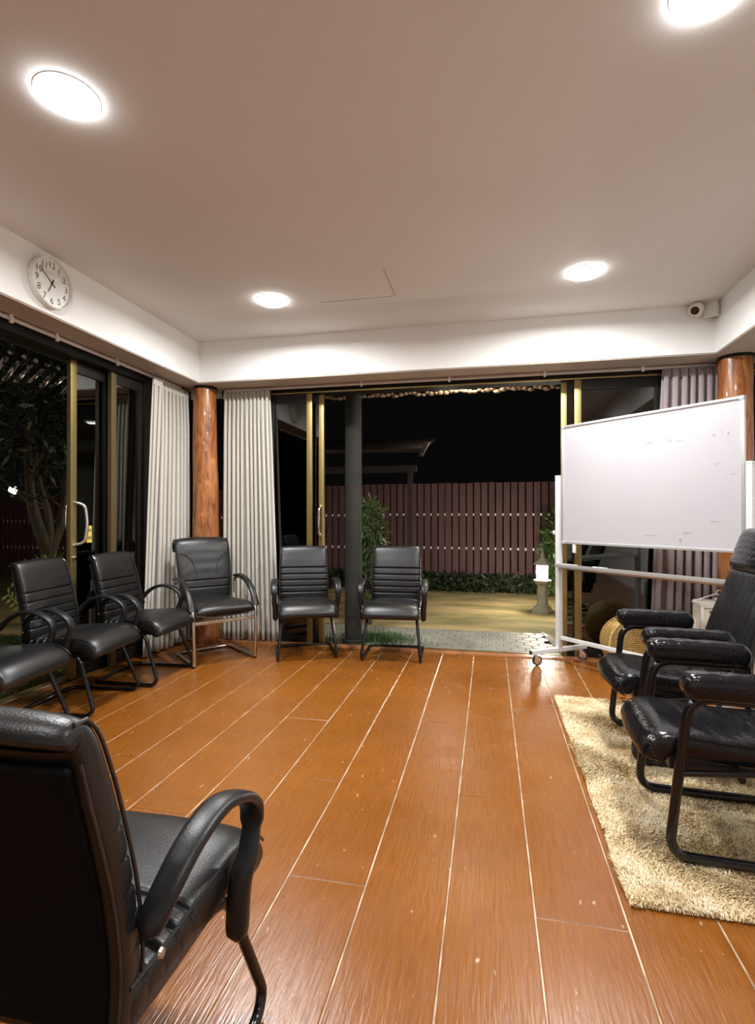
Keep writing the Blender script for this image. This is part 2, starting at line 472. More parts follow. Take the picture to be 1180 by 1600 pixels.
fl = mb.build('floor', [M_floor, M_seam], smooth=False); tag(fl, 'glossy orange brown plank floor with pale seams', 'floor', kind='structure')

mb = MB()
mb.box((-.2, 4.625, -.02), (4.7, .095, .05), bev=.006)
mb.box((-.2, 4.70, -.03), (4.7, .05, .05), bev=.004)
tag(mb.build('trim_1', M_wood_sill), 'reddish wooden threshold board along the back doorway', 'threshold', kind='structure')
mb = MB()
for y in (4.745, 4.80, 4.855):
    mb.box((-.2, y, -.045), (4.7, .012, .03))
mb.box((-.2, 4.81, -.075), (4.7, .17, .04))
tag(mb.build('trim_2', M_gold), 'bronze sliding door floor track at the back doorway', 'door track', kind='structure')
mb = MB()
mb.box((XO - .02, 1.0, -.03), (.07, 7.2, .06), bev=.004)
for x in (-3.0, -2.93):
    mb.box((x, 1.1, .002), (.008, 7.0, .012))
tag(mb.build('trim_3', M_gold), 'bronze sliding door floor track at the left side doorway', 'door track', kind='structure')

# ------------------------------------------------------------------ shell
mb = MB()
mb.box(((XL + XR) / 2, (YB + YN) / 2, ZC + .05), (XR - XL + .6, YB - YN + .6, .1))
tag(mb.build('ceiling', M_ceil, smooth=False), 'flat taupe painted ceiling', 'ceiling', kind='structure')

def bulkhead(name, x0, x1, y0, y1, lab):
    m = MB()
    m.box(((x0 + x1) / 2, (y0 + y1) / 2, (ZS + ZC) / 2 + .002), (x1 - x0, y1 - y0, ZC - ZS - .004), 0)
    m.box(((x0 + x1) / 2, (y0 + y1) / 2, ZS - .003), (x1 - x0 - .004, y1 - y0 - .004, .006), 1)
    return tag(m.build(name, [M_wall, M_soffit], smooth=False), lab, 'wall', kind='structure')
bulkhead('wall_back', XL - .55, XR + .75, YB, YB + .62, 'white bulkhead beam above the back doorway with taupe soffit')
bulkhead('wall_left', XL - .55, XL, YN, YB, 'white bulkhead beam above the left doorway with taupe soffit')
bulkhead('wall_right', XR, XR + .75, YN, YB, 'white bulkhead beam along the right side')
mb = MB(); mb.box(((XO + XRO) / 2, YN - .06, 1.38), (XRO - XO + .3, .12, 2.84))
tag(mb.build('wall_front', M_wall, smooth=False), 'plain wall behind the viewer', 'wall', kind='structure')
mb = MB(); mb.box((XRO + .06, (YN + YO) / 2, 1.19), (.12, YO - YN, 2.46))
tag(mb.build('wall_side', M_wall, smooth=False), 'off-white side wall at far right', 'wall', kind='structure')

# dark header strips over the doors
mb = MB()
mb.box((-.2, 4.81, 2.385), (4.75, .16, .062), bev=.004)
mb.box((-.2, 4.725, 2.358), (4.75, .012, .012), 1)
tag(mb.build('trim_4', [M_darkalu, M_gold], smooth=False), 'dark head rail above the back sliding doors', 'door head', kind='structure')
mb = MB()
mb.box((-2.97, 1.2, 2.375), (.16, 7.0, .085), bev=.004)
tag(mb.build('trim_5', M_darkalu, smooth=False), 'dark head rail above the left sliding doors', 'door head', kind='structure')
# jambs
for i, (x, y, w, d, lb) in enumerate(((-2.115, 4.80, .06, .17, 'dark jamb beside the cream back curtain'), (1.43, 4.80, .06, .17, 'dark jamb beside the mauve curtain'), (-2.47, 4.82, .04, .15, 'dark jamb just right of the left log column'),
                                (-2.77, 4.80, .06, .15, 'dark corner jamb behind the left log column'), (1.98, 4.81, .06, .15, 'dark jamb behind the right log column'),
                                (-2.96, 4.045, .14, .13, 'dark jamb left of the cream curtain on the left wall'), (-2.96, 4.70, .14, .10, 'dark corner jamb on the left wall'))):
    mb = MB(); mb.box((x, y, 1.17), (w, d, 2.34), bev=.004)
    tag(mb.build('trim_%d' % (6 + i), M_darkalu, smooth=False), lb, 'door jamb', kind='structure')

# access hatch outline on the ceiling
t = thing('ceiling_hatch', 'faint rectangular access hatch outline in the ceiling between the two far lights', 'ceiling hatch', (-.67, 3.74, ZC))
mb = MB()
mb.box((-.29, .01, -.0006), (.56, .004, .0012)); mb.box((0, -.21, -.0006), (.004, .43, .0012))
build_each(mb, 'joint_line', M_hatch, t, smooth=False)

# ------------------------------------------------------------------ ceiling lights
def downlight():
    t = thing('ceiling_light', '', 'ceiling light', group=None)
    a = MB(); a.lathe([(.113, 0), (.113, -.003), (.110, -.005), (.104, -.005)], 48); a.build('rim', M_whitepl, t)
    a = MB(); a.lathe([(0, -.024), (.06, -.0235), (.098, -.020), (.106, -.015), (.1065, -.004)], 48); a.build('diffuser', M_diff, t)
    return t
DL = [(-1.565, 1.697, 'round ceiling light nearest the wall clock, at upper left'),
      (-1.578, 3.633, 'round ceiling light above the chairs in front of the back curtain'),
      (.611, 3.634, 'round ceiling light nearest the white security camera'),
      (.652, 1.745, 'round ceiling light cut by the top right edge of the photo'),
      (-1.57, -.2, 'round ceiling light behind the viewer on the left'),
      (.64, -.2, 'round ceiling light behind the viewer on the right')]
proto = downlight()
for i, (x, y, lb) in enumerate(DL):
    o = proto if i == 0 else copy_tree(proto)
    o.location = (x, y, ZC); o['label'] = lb; o['group'] = 'round ceiling lights'
    ld = bpy.data.lights.new('downlight_glow', 'AREA'); ld.shape = 'DISK'; ld.size = .19
    ld.energy = 50 if i < 4 else 17; ld.color = (.985, .99, .985); ld.spread = math.radians(172)
    lo = bpy.data.objects.new('downlight_glow', ld); C.objects.link(lo)
    lo.location = (x, y, ZC - .027)

# ------------------------------------------------------------------ wall clock (faces +X)
t = thing('wall_clock', 'round white wall clock on the left bulkhead beam', 'clock', (XL, 2.70, 2.604))
t.rotation_euler = (0, 0, PI / 2)   # local -Y faces +X, local x = world Y
Mc = Matrix.Rotation(PI / 2, 4, 'X')   # lathe axis z -> -y
a = MB(); a.lathe([(.135, 0), (.150, .004), (.153, .03), (.153, .042), (.148, .046), (.142, .043), (.140, .026)], 64, M=Mc); a.build('case', M_whitepl, t)
a = MB(); a.lathe([(0, .024), (.1405, .024), (.1405, .018), (0, .018)], 64, M=Mc); a.build('dial', M_clockface, t)
fc = bpy.data.curves.new('numerals', 'FONT')
parts = MB()
for h in range(1, 13):
    cu = bpy.data.curves.new('n', 'FONT'); cu.body = str(h); cu.size = .054; cu.align_x = 'CENTER'; cu.align_y = 'CENTER'; cu.extrude = .0008
    ob = bpy.data.objects.new('n', cu); C.objects.link(ob)
    dg = bpy.context.evaluated_depsgraph_get(); me = ob.evaluated_get(dg).to_mesh()
    an = PI / 2 - h * PI / 6 + .0
    V = np.array([(v.co.x + .108 * math.cos(an), -.0252 - v.co.z, v.co.y + .108 * math.sin(an)) for v in me.vertices])
    parts.add(V, [list(p.vertices) for p in me.polygons])
    ob.evaluated_get(dg).to_mesh_clear()
    bpy.data.objects.remove(ob); bpy.data.curves.remove(cu)
bpy.data.curves.remove(fc)
build_each(parts, 'numeral', M_ink_grey, t, smooth=False)
def hand(nm, deg, ln, w):
    a = MB(); an = math.radians(90 - deg); d = (math.cos(an), math.sin(an)); n = (-d[1], d[0])
    pts = [(-.028, w), (ln, w * .45), (ln, -w * .45), (-.028, -w)]
    V = []
    for yy in (-.030, -.0285):
        V += [(d[0] * p + n[0] * q, yy, d[1] * p + n[1] * q) for p, q in pts]
    a.add(V, [(0, 1, 2, 3), (7, 6, 5, 4), (0, 4, 5, 1), (1, 5, 6, 2), (2, 6, 7, 3), (3, 7, 4, 0)])
    a.build(nm, M_ink, t, smooth=False)
hand('minute_hand', 307, .098, .0032); hand('hour_hand', 205, .066, .0042)
a = MB(); a.lathe([(.006, .024), (.006, .033), (0, .034)], 16, M=Mc); a.build('hub', M_ink, t)

# ------------------------------------------------------------------ security camera and junction box
t = thing('security_camera', 'small white dome security camera with black lens on the bulkhead near the right corner', 'camera', (1.528, YB, 2.750))
a = MB(); a.lathe([(.058, 0), (.060, .012), (.056, .028), (.05, .036), (0, .036)], 40, M=Mc); a.build('base', M_whitepl, t)
Mr = Matrix.Translation((-.010, -.062, -.010)) @ Matrix.Rotation(math.radians(-40), 4, 'Z') @ Matrix.Rotation(math.radians(30), 4, 'X')
a = MB(); a.lathe([(0, -.05), (.03, -.042), (.046, -.02), (.05, 0), (.046, .02), (.034, .037), (.027, .040)], 40, M=Mr @ Mc); a.build('dome', M_whitepl, t)
a = MB(); a.lathe([(0.0, .0405), (.020, .040), (.030, .0405), (.0315, .034)], 32, M=Mr @ Mc); a.build('lens', M_camlens, t)
t = thing('junction_box', 'white square junction box in the corner beside the security camera', 'junction box', (1.628, 4.356, 2.737), math.radians(135))
a = MB(); a.box((0, .006, 0), (.105, .046, .115), bev=.014); a.build('box', M_whitepl, t)
a = MB(); a.box((0, .031, 0), (.098, .008, .108), bev=.006); a.build('cover', M_whitepl, t)
a = MB(); a.tube([(.02, .0, .056), (.0, .004, .066), (.045, .012, .062), (.075, .022, .035)], .004, fil=.02); a.build('cable', M_rubber, t)

# ------------------------------------------------------------------ log columns
def column(x, y, r0, r1, lab, seed):
    t = thing('log_column', lab, 'column', (x, y, 0))
    a = MB(); rs = np.random.default_rng(seed); n = 40; prof = []
    V = []; seg = 40
    ph = rs.uniform(0, 6, 6)
    for i in range(n + 1):
        z = -.02 + (2.405 + .02) * i / n; q = i / n
        r = r0 * (1 - q) + r1 * q
        ox = .008 * math.sin(q * 3.1 + ph[0]); oy = .006 * math.sin(q * 4.1 + ph[1])
        for k in range(seg):
            an = 2 * PI * k / seg
            rr = r * (1 + .022 * math.sin(2 * an + ph[2] + q * 3) + .014 * math.sin(3 * an + ph[3] - q * 7) + .012 * math.sin(q * 21 + an + ph[4]))
            V.append((ox + rr * math.cos(an), oy + rr * math.sin(an), z))
    F = []
    for i in range(n):
        for k in range(seg):
            k2 = (k + 1) % seg; F.append((i * seg + k, i * seg + k2, (i + 1) * seg + k2, (i + 1) * seg + k))
    F.append([n * seg + k for k in range(seg)])
    a.add(V, F); a.build('shaft', M_log, t)
    a = MB(); a.lathe([(r1 * 1.02, 2.39), (r1 * 1.06, 2.392), (r1 * 1.06, 2.416), (r1, 2.417)], 40); a.build('collar', M_darkalu, t)
column(-2.655, 4.56, .132, .103, 'varnished orange brown log column between the two cream curtains', 3)
column(1.855, 4.52, .125, .118, 'varnished brown log column behind the right edge of the whiteboard', 8)

# ------------------------------------------------------------------ sliding doors
def door_panel(name, lab, u0, u1, fixed, axis, z0=.0, z1=2.35, st=.05, handle=None, stiles=(True, True), dt=.035, mats=None):
    """axis 'x': panel in XZ plane at y=fixed ; axis 'y': in YZ plane at x=fixed"""
    o = thing(name, lab, 'glass door', (0, 0, 0), kind='structure')
    def B(m, ua, ub, za, zb, d=dt):
        if axis == 'x': m.box(((ua + ub) / 2, fixed, (za + zb) / 2), (ub - ua, d, zb - za), bev=.004)
        else: m.box((fixed, (ua + ub) / 2, (za + zb) / 2), (d, ub - ua, zb - za), bev=.004)
    ms = mats or (M_gold, M_gold)
    for i, (a0, a1) in enumerate(((u0, u0 + st), (u1 - st, u1))):
        if stiles[i]:
            m = MB(); B(m, a0, a1, z0, z1); m.build('stile', ms[i], o)
    m = MB(); B(m, u0 + st * .5, u1 - st * .5, z1 - .085, z1 - .002, dt * .9); m.build('top_rail', M_darkalu, o)
    m = MB(); B(m, u0 + st * .5, u1 - st * .5, z0 + .002, z0 + .09, dt * .9); m.build('bottom_rail', M_darkalu, o)
    m = MB(); B(m, u0 + st * .4, u1 - st * .4, z0 + .08, z1 - .07, .006); m.build('pane', M_glass, o, smooth=False)
    if handle:
        u, za, zb, side = handle
        m = MB()
        for sgn in (-1, 1):
            d = .075
            if axis == 'x': pts = [(u, fixed + sgn * .01, za), (u, fixed + sgn * d, za + .02), (u - .0, fixed + sgn * (d + .012), (za + zb) / 2), (u, fixed + sgn * d, zb - .02), (u, fixed + sgn * .01, zb)]
            else: pts = [(fixed + sgn * .01, u, za), (fixed + sgn * d, u + side, za + .02), (fixed + sgn * (d + .012), u + side * 1.2, (za + zb) / 2), (fixed + sgn * d, u + side, zb - .02), (fixed + sgn * .01, u, zb)]
            m.tube(pts, .0115, seg=12, fil=.05)
        m.build('handle', M_chrome, o)
    return o
# back doorway, left stack: fixed panel then sliding panel
door_panel('door_1', 'fixed tinted glass panel beside the cream back curtain, bronze edge', -2.08, -1.645, 4.745, 'x', z0=-.03, handle=None, stiles=(True, True), st=.052, mats=(M_darkalu, M_gold))
door_panel('door_2', 'slid-open tinted glass door with chrome handle at left of the back opening', -2.06, -1.545, 4.80, 'x', z0=-.03, handle=(-1.572, .99, 1.285, 0), st=.05, mats=(M_darkalu, M_gold))
# back doorway, right stack
door_panel('door_3', 'slid-open tinted glass door at right of the back opening behind the whiteboard', .606, 1.38, 4.80, 'x', z0=-.03, st=.048, mats=(M_gold, M_darkalu))
door_panel('door_4', 'fixed tinted glass panel at right beside the mauve curtain, bronze edge', .708, 1.395, 4.745, 'x', z0=-.03, st=.056, mats=(M_gold, M_darkalu))
# left doorway
d5 = door_panel('door_5', 'slid-open tinted glass door on the left with chrome handle and yellow sticker', 3.255, 3.66, -2.985, 'y', z0=.01, z1=2.33, st=.058, handle=(3.285, .975, 1.295, .045), mats=(M_gold, M_darkalu))
d6 = door_panel('door_6', 'fixed tinted glass panel on the left beside the cream curtain', 3.60, 3.985, -2.925, 'y', z0=.01, z1=2.33, st=.058, mats=(M_dimgold, M_darkalu))
m = MB(); m.box((-2.9805, 3.452, 1.053), (.0015, .052, .128)); m.build('sticker', M_sticker, d5, smooth=False)
m = MB()
for zc in (1.083, 1.027):
    for k in range(3):
        m.tube([(-2.979, 3.437 + k * .012, zc - .014), (-2.979, 3.441 + k * .012, zc + .004), (-2.979, 3.446 + k * .012, zc + .013), (-2.979, 3.447 + k * .012, zc - .012)], .0014, seg=5, fil=.006)
m.build('sticker_writing', M_ink, d5)
m = MB(); m.lathe([(0, .02), (.011, .018), (.013, 0)], 20, M=Matrix.Translation((-2.965, 3.285, .885)) @ Matrix.Rotation(PI / 2, 4, 'Y')); m.build('lock', M_chrome, d5)
# jamb panels behind the curtains
door_panel('door_7', 'tinted fixed glass behind the right mauve curtain', 1.46, 1.94, 4.80, 'x', z0=-.03, st=.03, mats=(M_darkalu, M_darkalu))
door_panel('door_8', 'tinted fixed glass behind the left cream curtain', 4.12, 4.64, -2.99, 'y', z0=.01, z1=2.33, st=.03, mats=(M_darkalu, M_darkalu))

# ------------------------------------------------------------------ curtain rails
t = thing('curtain_rail', 'thin pale curtain rail along the soffit of the back wall', 'curtain rail', (0, 4.65, 0))
m = MB(); m.tube([(-2.50, 0, 2.395), (1.80, 0, 2.395)], (.013, .010), seg=10); m.build('rail', M_rail, t)
for x in (-1.141, -.346, .457, 1.224):
    m = MB(); m.box((x, 0, 2.404), (.022, .03, .02), bev=.003); m.box((x, -.012, 2.384), (.02, .016, .03), bev=.003); m.build('bracket', M_whitepl, t)
t = thing('curtain_rail', 'thin pale curtain rail along the soffit of the left wall', 'curtain rail', (-2.845, 0, 0))
m = MB(); m.tube([(0, -1.2, 2.393), (0, 4.44, 2.393)], (.013, .010), seg=10); m.build('rail', M_rail, t)
for y in (2.644, 2.99, 3.573):
    m = MB(); m.box((0, y, 2.404), (.03, .022, .02), bev=.003); m.box((.012, y, 2.380), (.016, .02, .035), bev=.003); m.build('bracket', M_whitepl, t)

# ------------------------------------------------------------------ curtains
def curtain(lab, A, Bp, mat, n, amp, ta, tb, ba, bb, z0, z1, seed, flare=1.0):
    """A->Bp unit frame along the wall; t* top extents, b* bottom extents along it"""
    A = Vector((*A, 0)); D = (Vector((*Bp, 0)) - A).normalized(); Nn = Vector((-D.y, D.x, 0))
    rs = np.random.default_rng(seed)
    t = thing('curtain', lab, 'curtain', (A.x, A.y, 0))
    U = n * 18; Vn = 26
    jitter = np.cumsum(rs.uniform(.75, 1.25, n + 1)); jitter = (jitter - jitter[0]) / (jitter[-1] - jitter[0])
    pk = rs.uniform(.7, 1.25, n + 1); drift = rs.uniform(-.012, .012, n + 1)
    Vv = []
    for j in range(Vn + 1):
        v = j / Vn; z = z1 + (z0 - z1) * v
        g = v ** .8
        a = ta + (ba - ta) * (v ** flare); b = tb + (bb - tb) * (v ** flare)
        for i in range(U + 1):
            u = i / U
            fu = u * n; k = min(int(fu), n - 1); fr = fu - k
            s = jitter[k] * (1 - fr) + jitter[k + 1] * fr
            al = a + (b - a) * s
            c = math.cos(2 * PI * fu)
            c = math.copysign(abs(c) ** .75, c)
            am = amp * (.55 + .45 * min(1, v * 6)) * (pk[k] * (1 - fr) + pk[k + 1] * fr) * (1 + .25 * g)
            al2 = al + (b - a) / n * .16 * math.sin(4 * PI * fu) + drift[k] * g
            p = D * al2 + Nn * (am * c)
            zz = z + (.006 * math.sin(fu * 1.7) if j == Vn else 0)
            Vv.append((p.x, p.y, zz))
    F = []
    for j in range(Vn):
        for i in range(U):
            F.append((j * (U + 1) + i, j * (U + 1) + i + 1, (j + 1) * (U + 1) + i + 1, (j + 1) * (U + 1) + i))
    m = MB(); m.add(Vv, F); o = m.build('drape', mat, t, angle=180)
    md = o.modifiers.new('t', 'SOLIDIFY'); md.thickness = .002
    # gathered heading band
    m = MB(); Vh = []
    for j in range(3):
        z = z1 + .0 - .07 * j / 2
        for i in range(U + 1):
            fu = i / U * n
            p = D * (ta + (tb - ta) * i / U) + Nn * (amp * .5 * math.cos(2 * PI * fu * 2) - .006)
            Vh.append((p.x, p.y, z))
    m.add(Vh, [(j * (U + 1) + i, j * (U + 1) + i + 1, (j + 1) * (U + 1) + i + 1, (j + 1) * (U + 1) + i) for j in range(2) for i in range(U)])
    m.build('heading_tape', mat, t, angle=180)
    return t
curtain('cream pleated curtain on the back wall right of the left log column', (0, 4.655), (1, 4.655), M_curt, 11, .030, -2.515, -2.045, -2.535, -1.965, .012, 2.38, 1)
curtain('cream pleated curtain on the left wall left of the log column', (-2.845, 0), (-2.845, 1), M_curt, 8, .030, 4.13, 4.56, 4.04, 4.57, .012, 2.38, 2)
curtain('narrow overlapping leading edge of cream curtain on the left wall', (-2.80, 0), (-2.80, 1), M_curt, 2, .014, 3.975, 4.10, 3.86, 3.96, .016, 2.38, 5)
curtain('mauve grey pleated curtain, tone darkened as less lit, behind the whiteboard on the back wall', (0, 4.65), (1, 4.65), M_curt_r, 9, .034, 1.375, 1.93, 1.29, 1.90, .012, 2.38, 3)

# ------------------------------------------------------------------ visitor chairs, black sled base
def make_visitor():
    t = thing('visitor_chair', '', 'chair')
    # seat
    sc = [(.215, .408), (.12, .408), (.0, .414), (-.12, .421), (-.192, .411), (-.232, .378), (-.242, .345)]
    wS = lambda s: .222 + .018 * s
    tS = lambda s: .054 - .008 * abs(s - .5)
    m = MB(); pad(m, sc, wS, tS, e=.42, ns=90, grooves=(.10, .19, .28, .37), gdepth=.012, gsig=.006, crown=.006, endr=.03); seat = m.build('seat', M_leather, t, angle=70)
    m = MB(); edge_piping(m, sc, wS, tS, r=.0035, lift=.80, s1=.93); build_each(m, 'piping', M_pipe, seat)
    # seat pan below
    m = MB(); m.box((0, -.02, .362), (.40, .34, .022), bev=.008); m.build('seat_pan', M_plast, t)
    # back
    bc = [(.312, .868), (.303, .886), (.290, .880), (.276, .85), (.262, .80), (.238, .71), (.216, .62), (.203, .54), (.198, .47), (.206, .375)]
    wB = lambda s: .218 - .010 * (1 - s) + .006 * math.sin(PI * s)
    tB = lambda s: .026 + .008 * min(1, s / .25)
    P, L = smooth_path(bc, 200)
    gs = []
    for z in (.715, .66, .607, .555, .505):
        i = int(np.argmin(np.abs(P[30:, 1] - z))) + 30; gs.append(i / 199)
    m = MB(); pad(m, bc, wB, tB, e=.38, ns=110, grooves=gs, gdepth=.010, gsig=.005, crown=.004, endr=.012); back = m.build('backrest', M_leather, t, angle=70)
    m = MB(); edge_piping(m, bc, wB, tB, r=.0035, lift=.82, s0=.03); edge_piping(m, bc, wB, tB, r=.003, lift=.75, front=-1, s0=.12); build_each(m, 'piping', M_pipe, back)
    # rear shell panel
    m = MB(); rc = [(.311, .845), (.298, .80), (.272, .71), (.250, .62), (.237, .54), (.232, .47), (.238, .40)]
    pad(m, rc, .200, .009, e=.3, ns=50, endr=.01); m.build('rear_panel', M_leather_back, t, angle=70)
    # arms : flat loop in the YZ plane
    for s in (-1, 1):
        m = MB()
        pts = [(s * .235, .195, .520), (s * .250, .155, .578), (s * .258, .09, .622), (s * .263, .01, .638), (s * .268, -.065, .618), (s * .270, -.118, .580), (s * .268, -.132, .535), (s * .268, -.112, .47), (s * .260, -.092, .42), (s * .258, -.080, .305)]
        P3, L = smooth_path(pts, 46)
        V = []; seg = 16
        for i in range(len(P3)):
            T = P3[min(i + 1, 45)] - P3[max(i - 1, 0)]; T /= np.linalg.norm(T)
            X = np.array([1., 0, 0]); X -= T * (X @ T); X /= np.linalg.norm(X); n = np.cross(T, X)
            q = i / 45
            w = .024 + .005 * math.sin(PI * min(1, q * 1.3)); th = .0125 
            if q > .66: w = .020 + .004 * min(1, (q - .66) * 8); th = .0125 + .006 * min(1, (q - .66) * 8)
            e = .04
            end = min(q, 1 - q) / e
            sc_ = math.sqrt(max(.05, 1 - (1 - min(1, end)) ** 2))
            for k in range(seg):
                a_ = 2 * PI * k / seg
                c_ = math.copysign(abs(math.cos(a_)) ** .7, math.cos(a_)); s_ = math.copysign(abs(math.sin(a_)) ** .7, math.sin(a_))
                V.append(P3[i] + X * w * c_ * sc_ + n * th * s_ * sc_)
        F = [(i * seg + k, i * seg + (k + 1) % seg, (i + 1) * seg + (k + 1) % seg, (i + 1) * seg + k) for i in range(45) for k in range(seg)]
        F += [list(range(seg)), [45 * seg + k for k in range(seg)]]
        m.add(V, F); arm = m.build('armrest', M_plast, t, angle=60)
        m = MB()
        for (yy, zz) in ((-.085, .375), (.188, .50)):
            m.lathe([(0, .006), (.007, .004), (.009, 0)], 14, M=Matrix.Translation((s * (.2765 if yy < 0 else .262), yy, zz)) @ Matrix.Rotation(s * PI / 2, 4, 'Y'))
        build_each(m, 'bolt', M_steel, arm)
    # legs: tube from under the seat, down and forward, back along the floor
    for s in (-1, 1):
        m = MB()
        m.tube([(s * .175, .06, .358), (s * .205, -.135, .356), (s * .240, -.252, .05), (s * .242, -.22, .0135), (s * .240, .24, .0135), (s * .0, .245, .0135)], .0128, seg=14, fil=.055)
        m.build('leg', M_bmetal, t)
    m = MB(); m.box((0, .245, .0135), (.05, .02, .02), bev=.006); m.box((0, -.05, .354), (.36, .03, .018), bev=.005)
    build_each(m, 'crossbar', M_bmetal, t)
    return t
VC = [((-1.567, 4.341), 24, 'black ribbed leather visitor chair in front of the back curtain and glass door', 1),
      ((-.806, 4.445), 4, 'black ribbed leather visitor chair standing in the open back doorway', 1),
      ((-2.56, 2.895), 96, 'black ribbed visitor chair in the left row, in the middle beside the door handle', 2),
      ((-2.52, 3.485), 92, 'black ribbed visitor chair in the left row closest to the steel framed chair', 2),
      ((-2.57, 2.30), 96, 'black ribbed visitor chair of the left row cut off by the left photo edge', 2),
      ((-.778, .939), 180.3, 'black leather visitor chair in the left foreground seen from behind', 3)]
proto = make_visitor()
for i, ((x, y), a, lb, g) in enumerate(VC):
    o = proto if i == 0 else copy_tree(proto)
    o.location = (x, y, 0); o.rotation_euler = (0, 0, math.radians(a)); o['label'] = lb; o['group'] = 'black sled base visitor chairs'

# ------------------------------------------------------------------ steel framed conference chair
def make_steel_chair():
    t = thing('conference_chair', 'black leather chair with roll-top back and brushed steel frame before the left column', 'chair')
    sc = [(.20, .445), (.08, .435), (-.06, .445), (-.17, .447), (-.225, .425), (-.245, .40)]
    wS = lambda s: .235 + .01 * s
    tS = lambda s: .040
    m = MB(); pad(m, sc, wS, tS, e=.5, ns=70, crown=.012, endr=.03, wrinkle=.002); seat = m.build('seat', M_leather, t, angle=70)
    m = MB(); edge_piping(m, sc, wS, tS, r=.0038, lift=.3); m.tube([(-.24, -.246, .405), (-.12, -.262, .388), (.12, -.262, .388), (.24, -.246, .405)], .0038, seg=8, fil=.05); build_each(m, 'piping', M_pipe, seat)
    m = MB(); m.box((0, -.01, .388), (.43, .38, .03), bev=.01); m.build('seat_pan', M_plast, t)
    bc = [(.395, .87), (.400, .92), (.380, .958), (.345, .968), (.318, .945), (.300, .89), (.275, .79), (.248, .68), (.228, .57), (.222, .50), (.225, .45)]
    wB = lambda s: .232 - .02 * s + .012 * math.sin(PI * s)
    tB = lambda s: .012 + .020 * min(1, s / .35)
    P, L = smooth_path(bc, 200); gs = []
    for z in (.625, .565):
        gs.append((int(np.argmin(np.abs(P[60:, 1] - z))) + 60) / 199)
    m = MB(); pad(m, bc, wB, tB, e=.42, ns=100, grooves=gs, gdepth=.009, gsig=.005, crown=.010, endr=.012, wrinkle=.002); back = m.build('backrest', M_leather, t, angle=70)
    m = MB(); edge_piping(m, bc, wB, tB, r=.0038, lift=.8, s0=.03)
    # curved wing seams
    def fy(z):
        i = int(np.argmin(np.abs(P[70:, 1] - z))) + 70
        return P[i, 0] - .041
    for s in (-1, 1):
        pts = [(s * x, fy(z) - .001, z) for x, z in ((.212, .865), (.17, .855), (.125, .815), (.098, .755), (.088, .69), (.086, .63))]
        m.tube(pts, .0034, seg=7, fil=.03)
    build_each(m, 'seam_piping', M_pipe, back)
    for s in (-1, 1):
        m = MB()
        pts = [(s * .265, .20, .655), (s * .268, .10, .668), (s * .27, -.02, .645), (s * .27, -.13, .575), (s * .27, -.195, .49), (s * .268, -.222, .44)]
        m.tube(fillet(pts, .08), (.028, .014), seg=14, flat=(1, 0, 0)); m.build('armrest', M_plast, t, angle=60)
        m = MB()
        pts = [(s * .262, .20, .50), (s * .262, .215, .64), (s * .262, .08, .652), (s * .262, -.04, .625), (s * .262, -.16, .54), (s * .262, -.222, .43), (s * .262, -.235, .30), (s * .255, -.235, .016), (s * .245, -.19, .014), (s * .235, .27, .014), (0, .275, .014)]
        m.tube(pts, (.016, .0125), seg=14, fil=.05, flat=(1, .001, 0) if False else None); m.build('leg', M_steel, t)
        m = MB(); m.lathe([(.016, 0), (.019, .004), (.019, .012), (.010, .02)], 18, center=(s * .255, -.215, 0)); m.build('foot_cap', M_plast, t)
    m = MB(); m.box((0, -.228, .345), (.50, .022, .028), bev=.006); m.box((0, .18, .40), (.48, .022, .028), bev=.006); build_each(m, 'crossbar', M_steel, t)
    return t
o = make_steel_chair(); o.location = (-2.27, 4.06, 0); o.rotation_euler = (0, 0, math.radians(50))

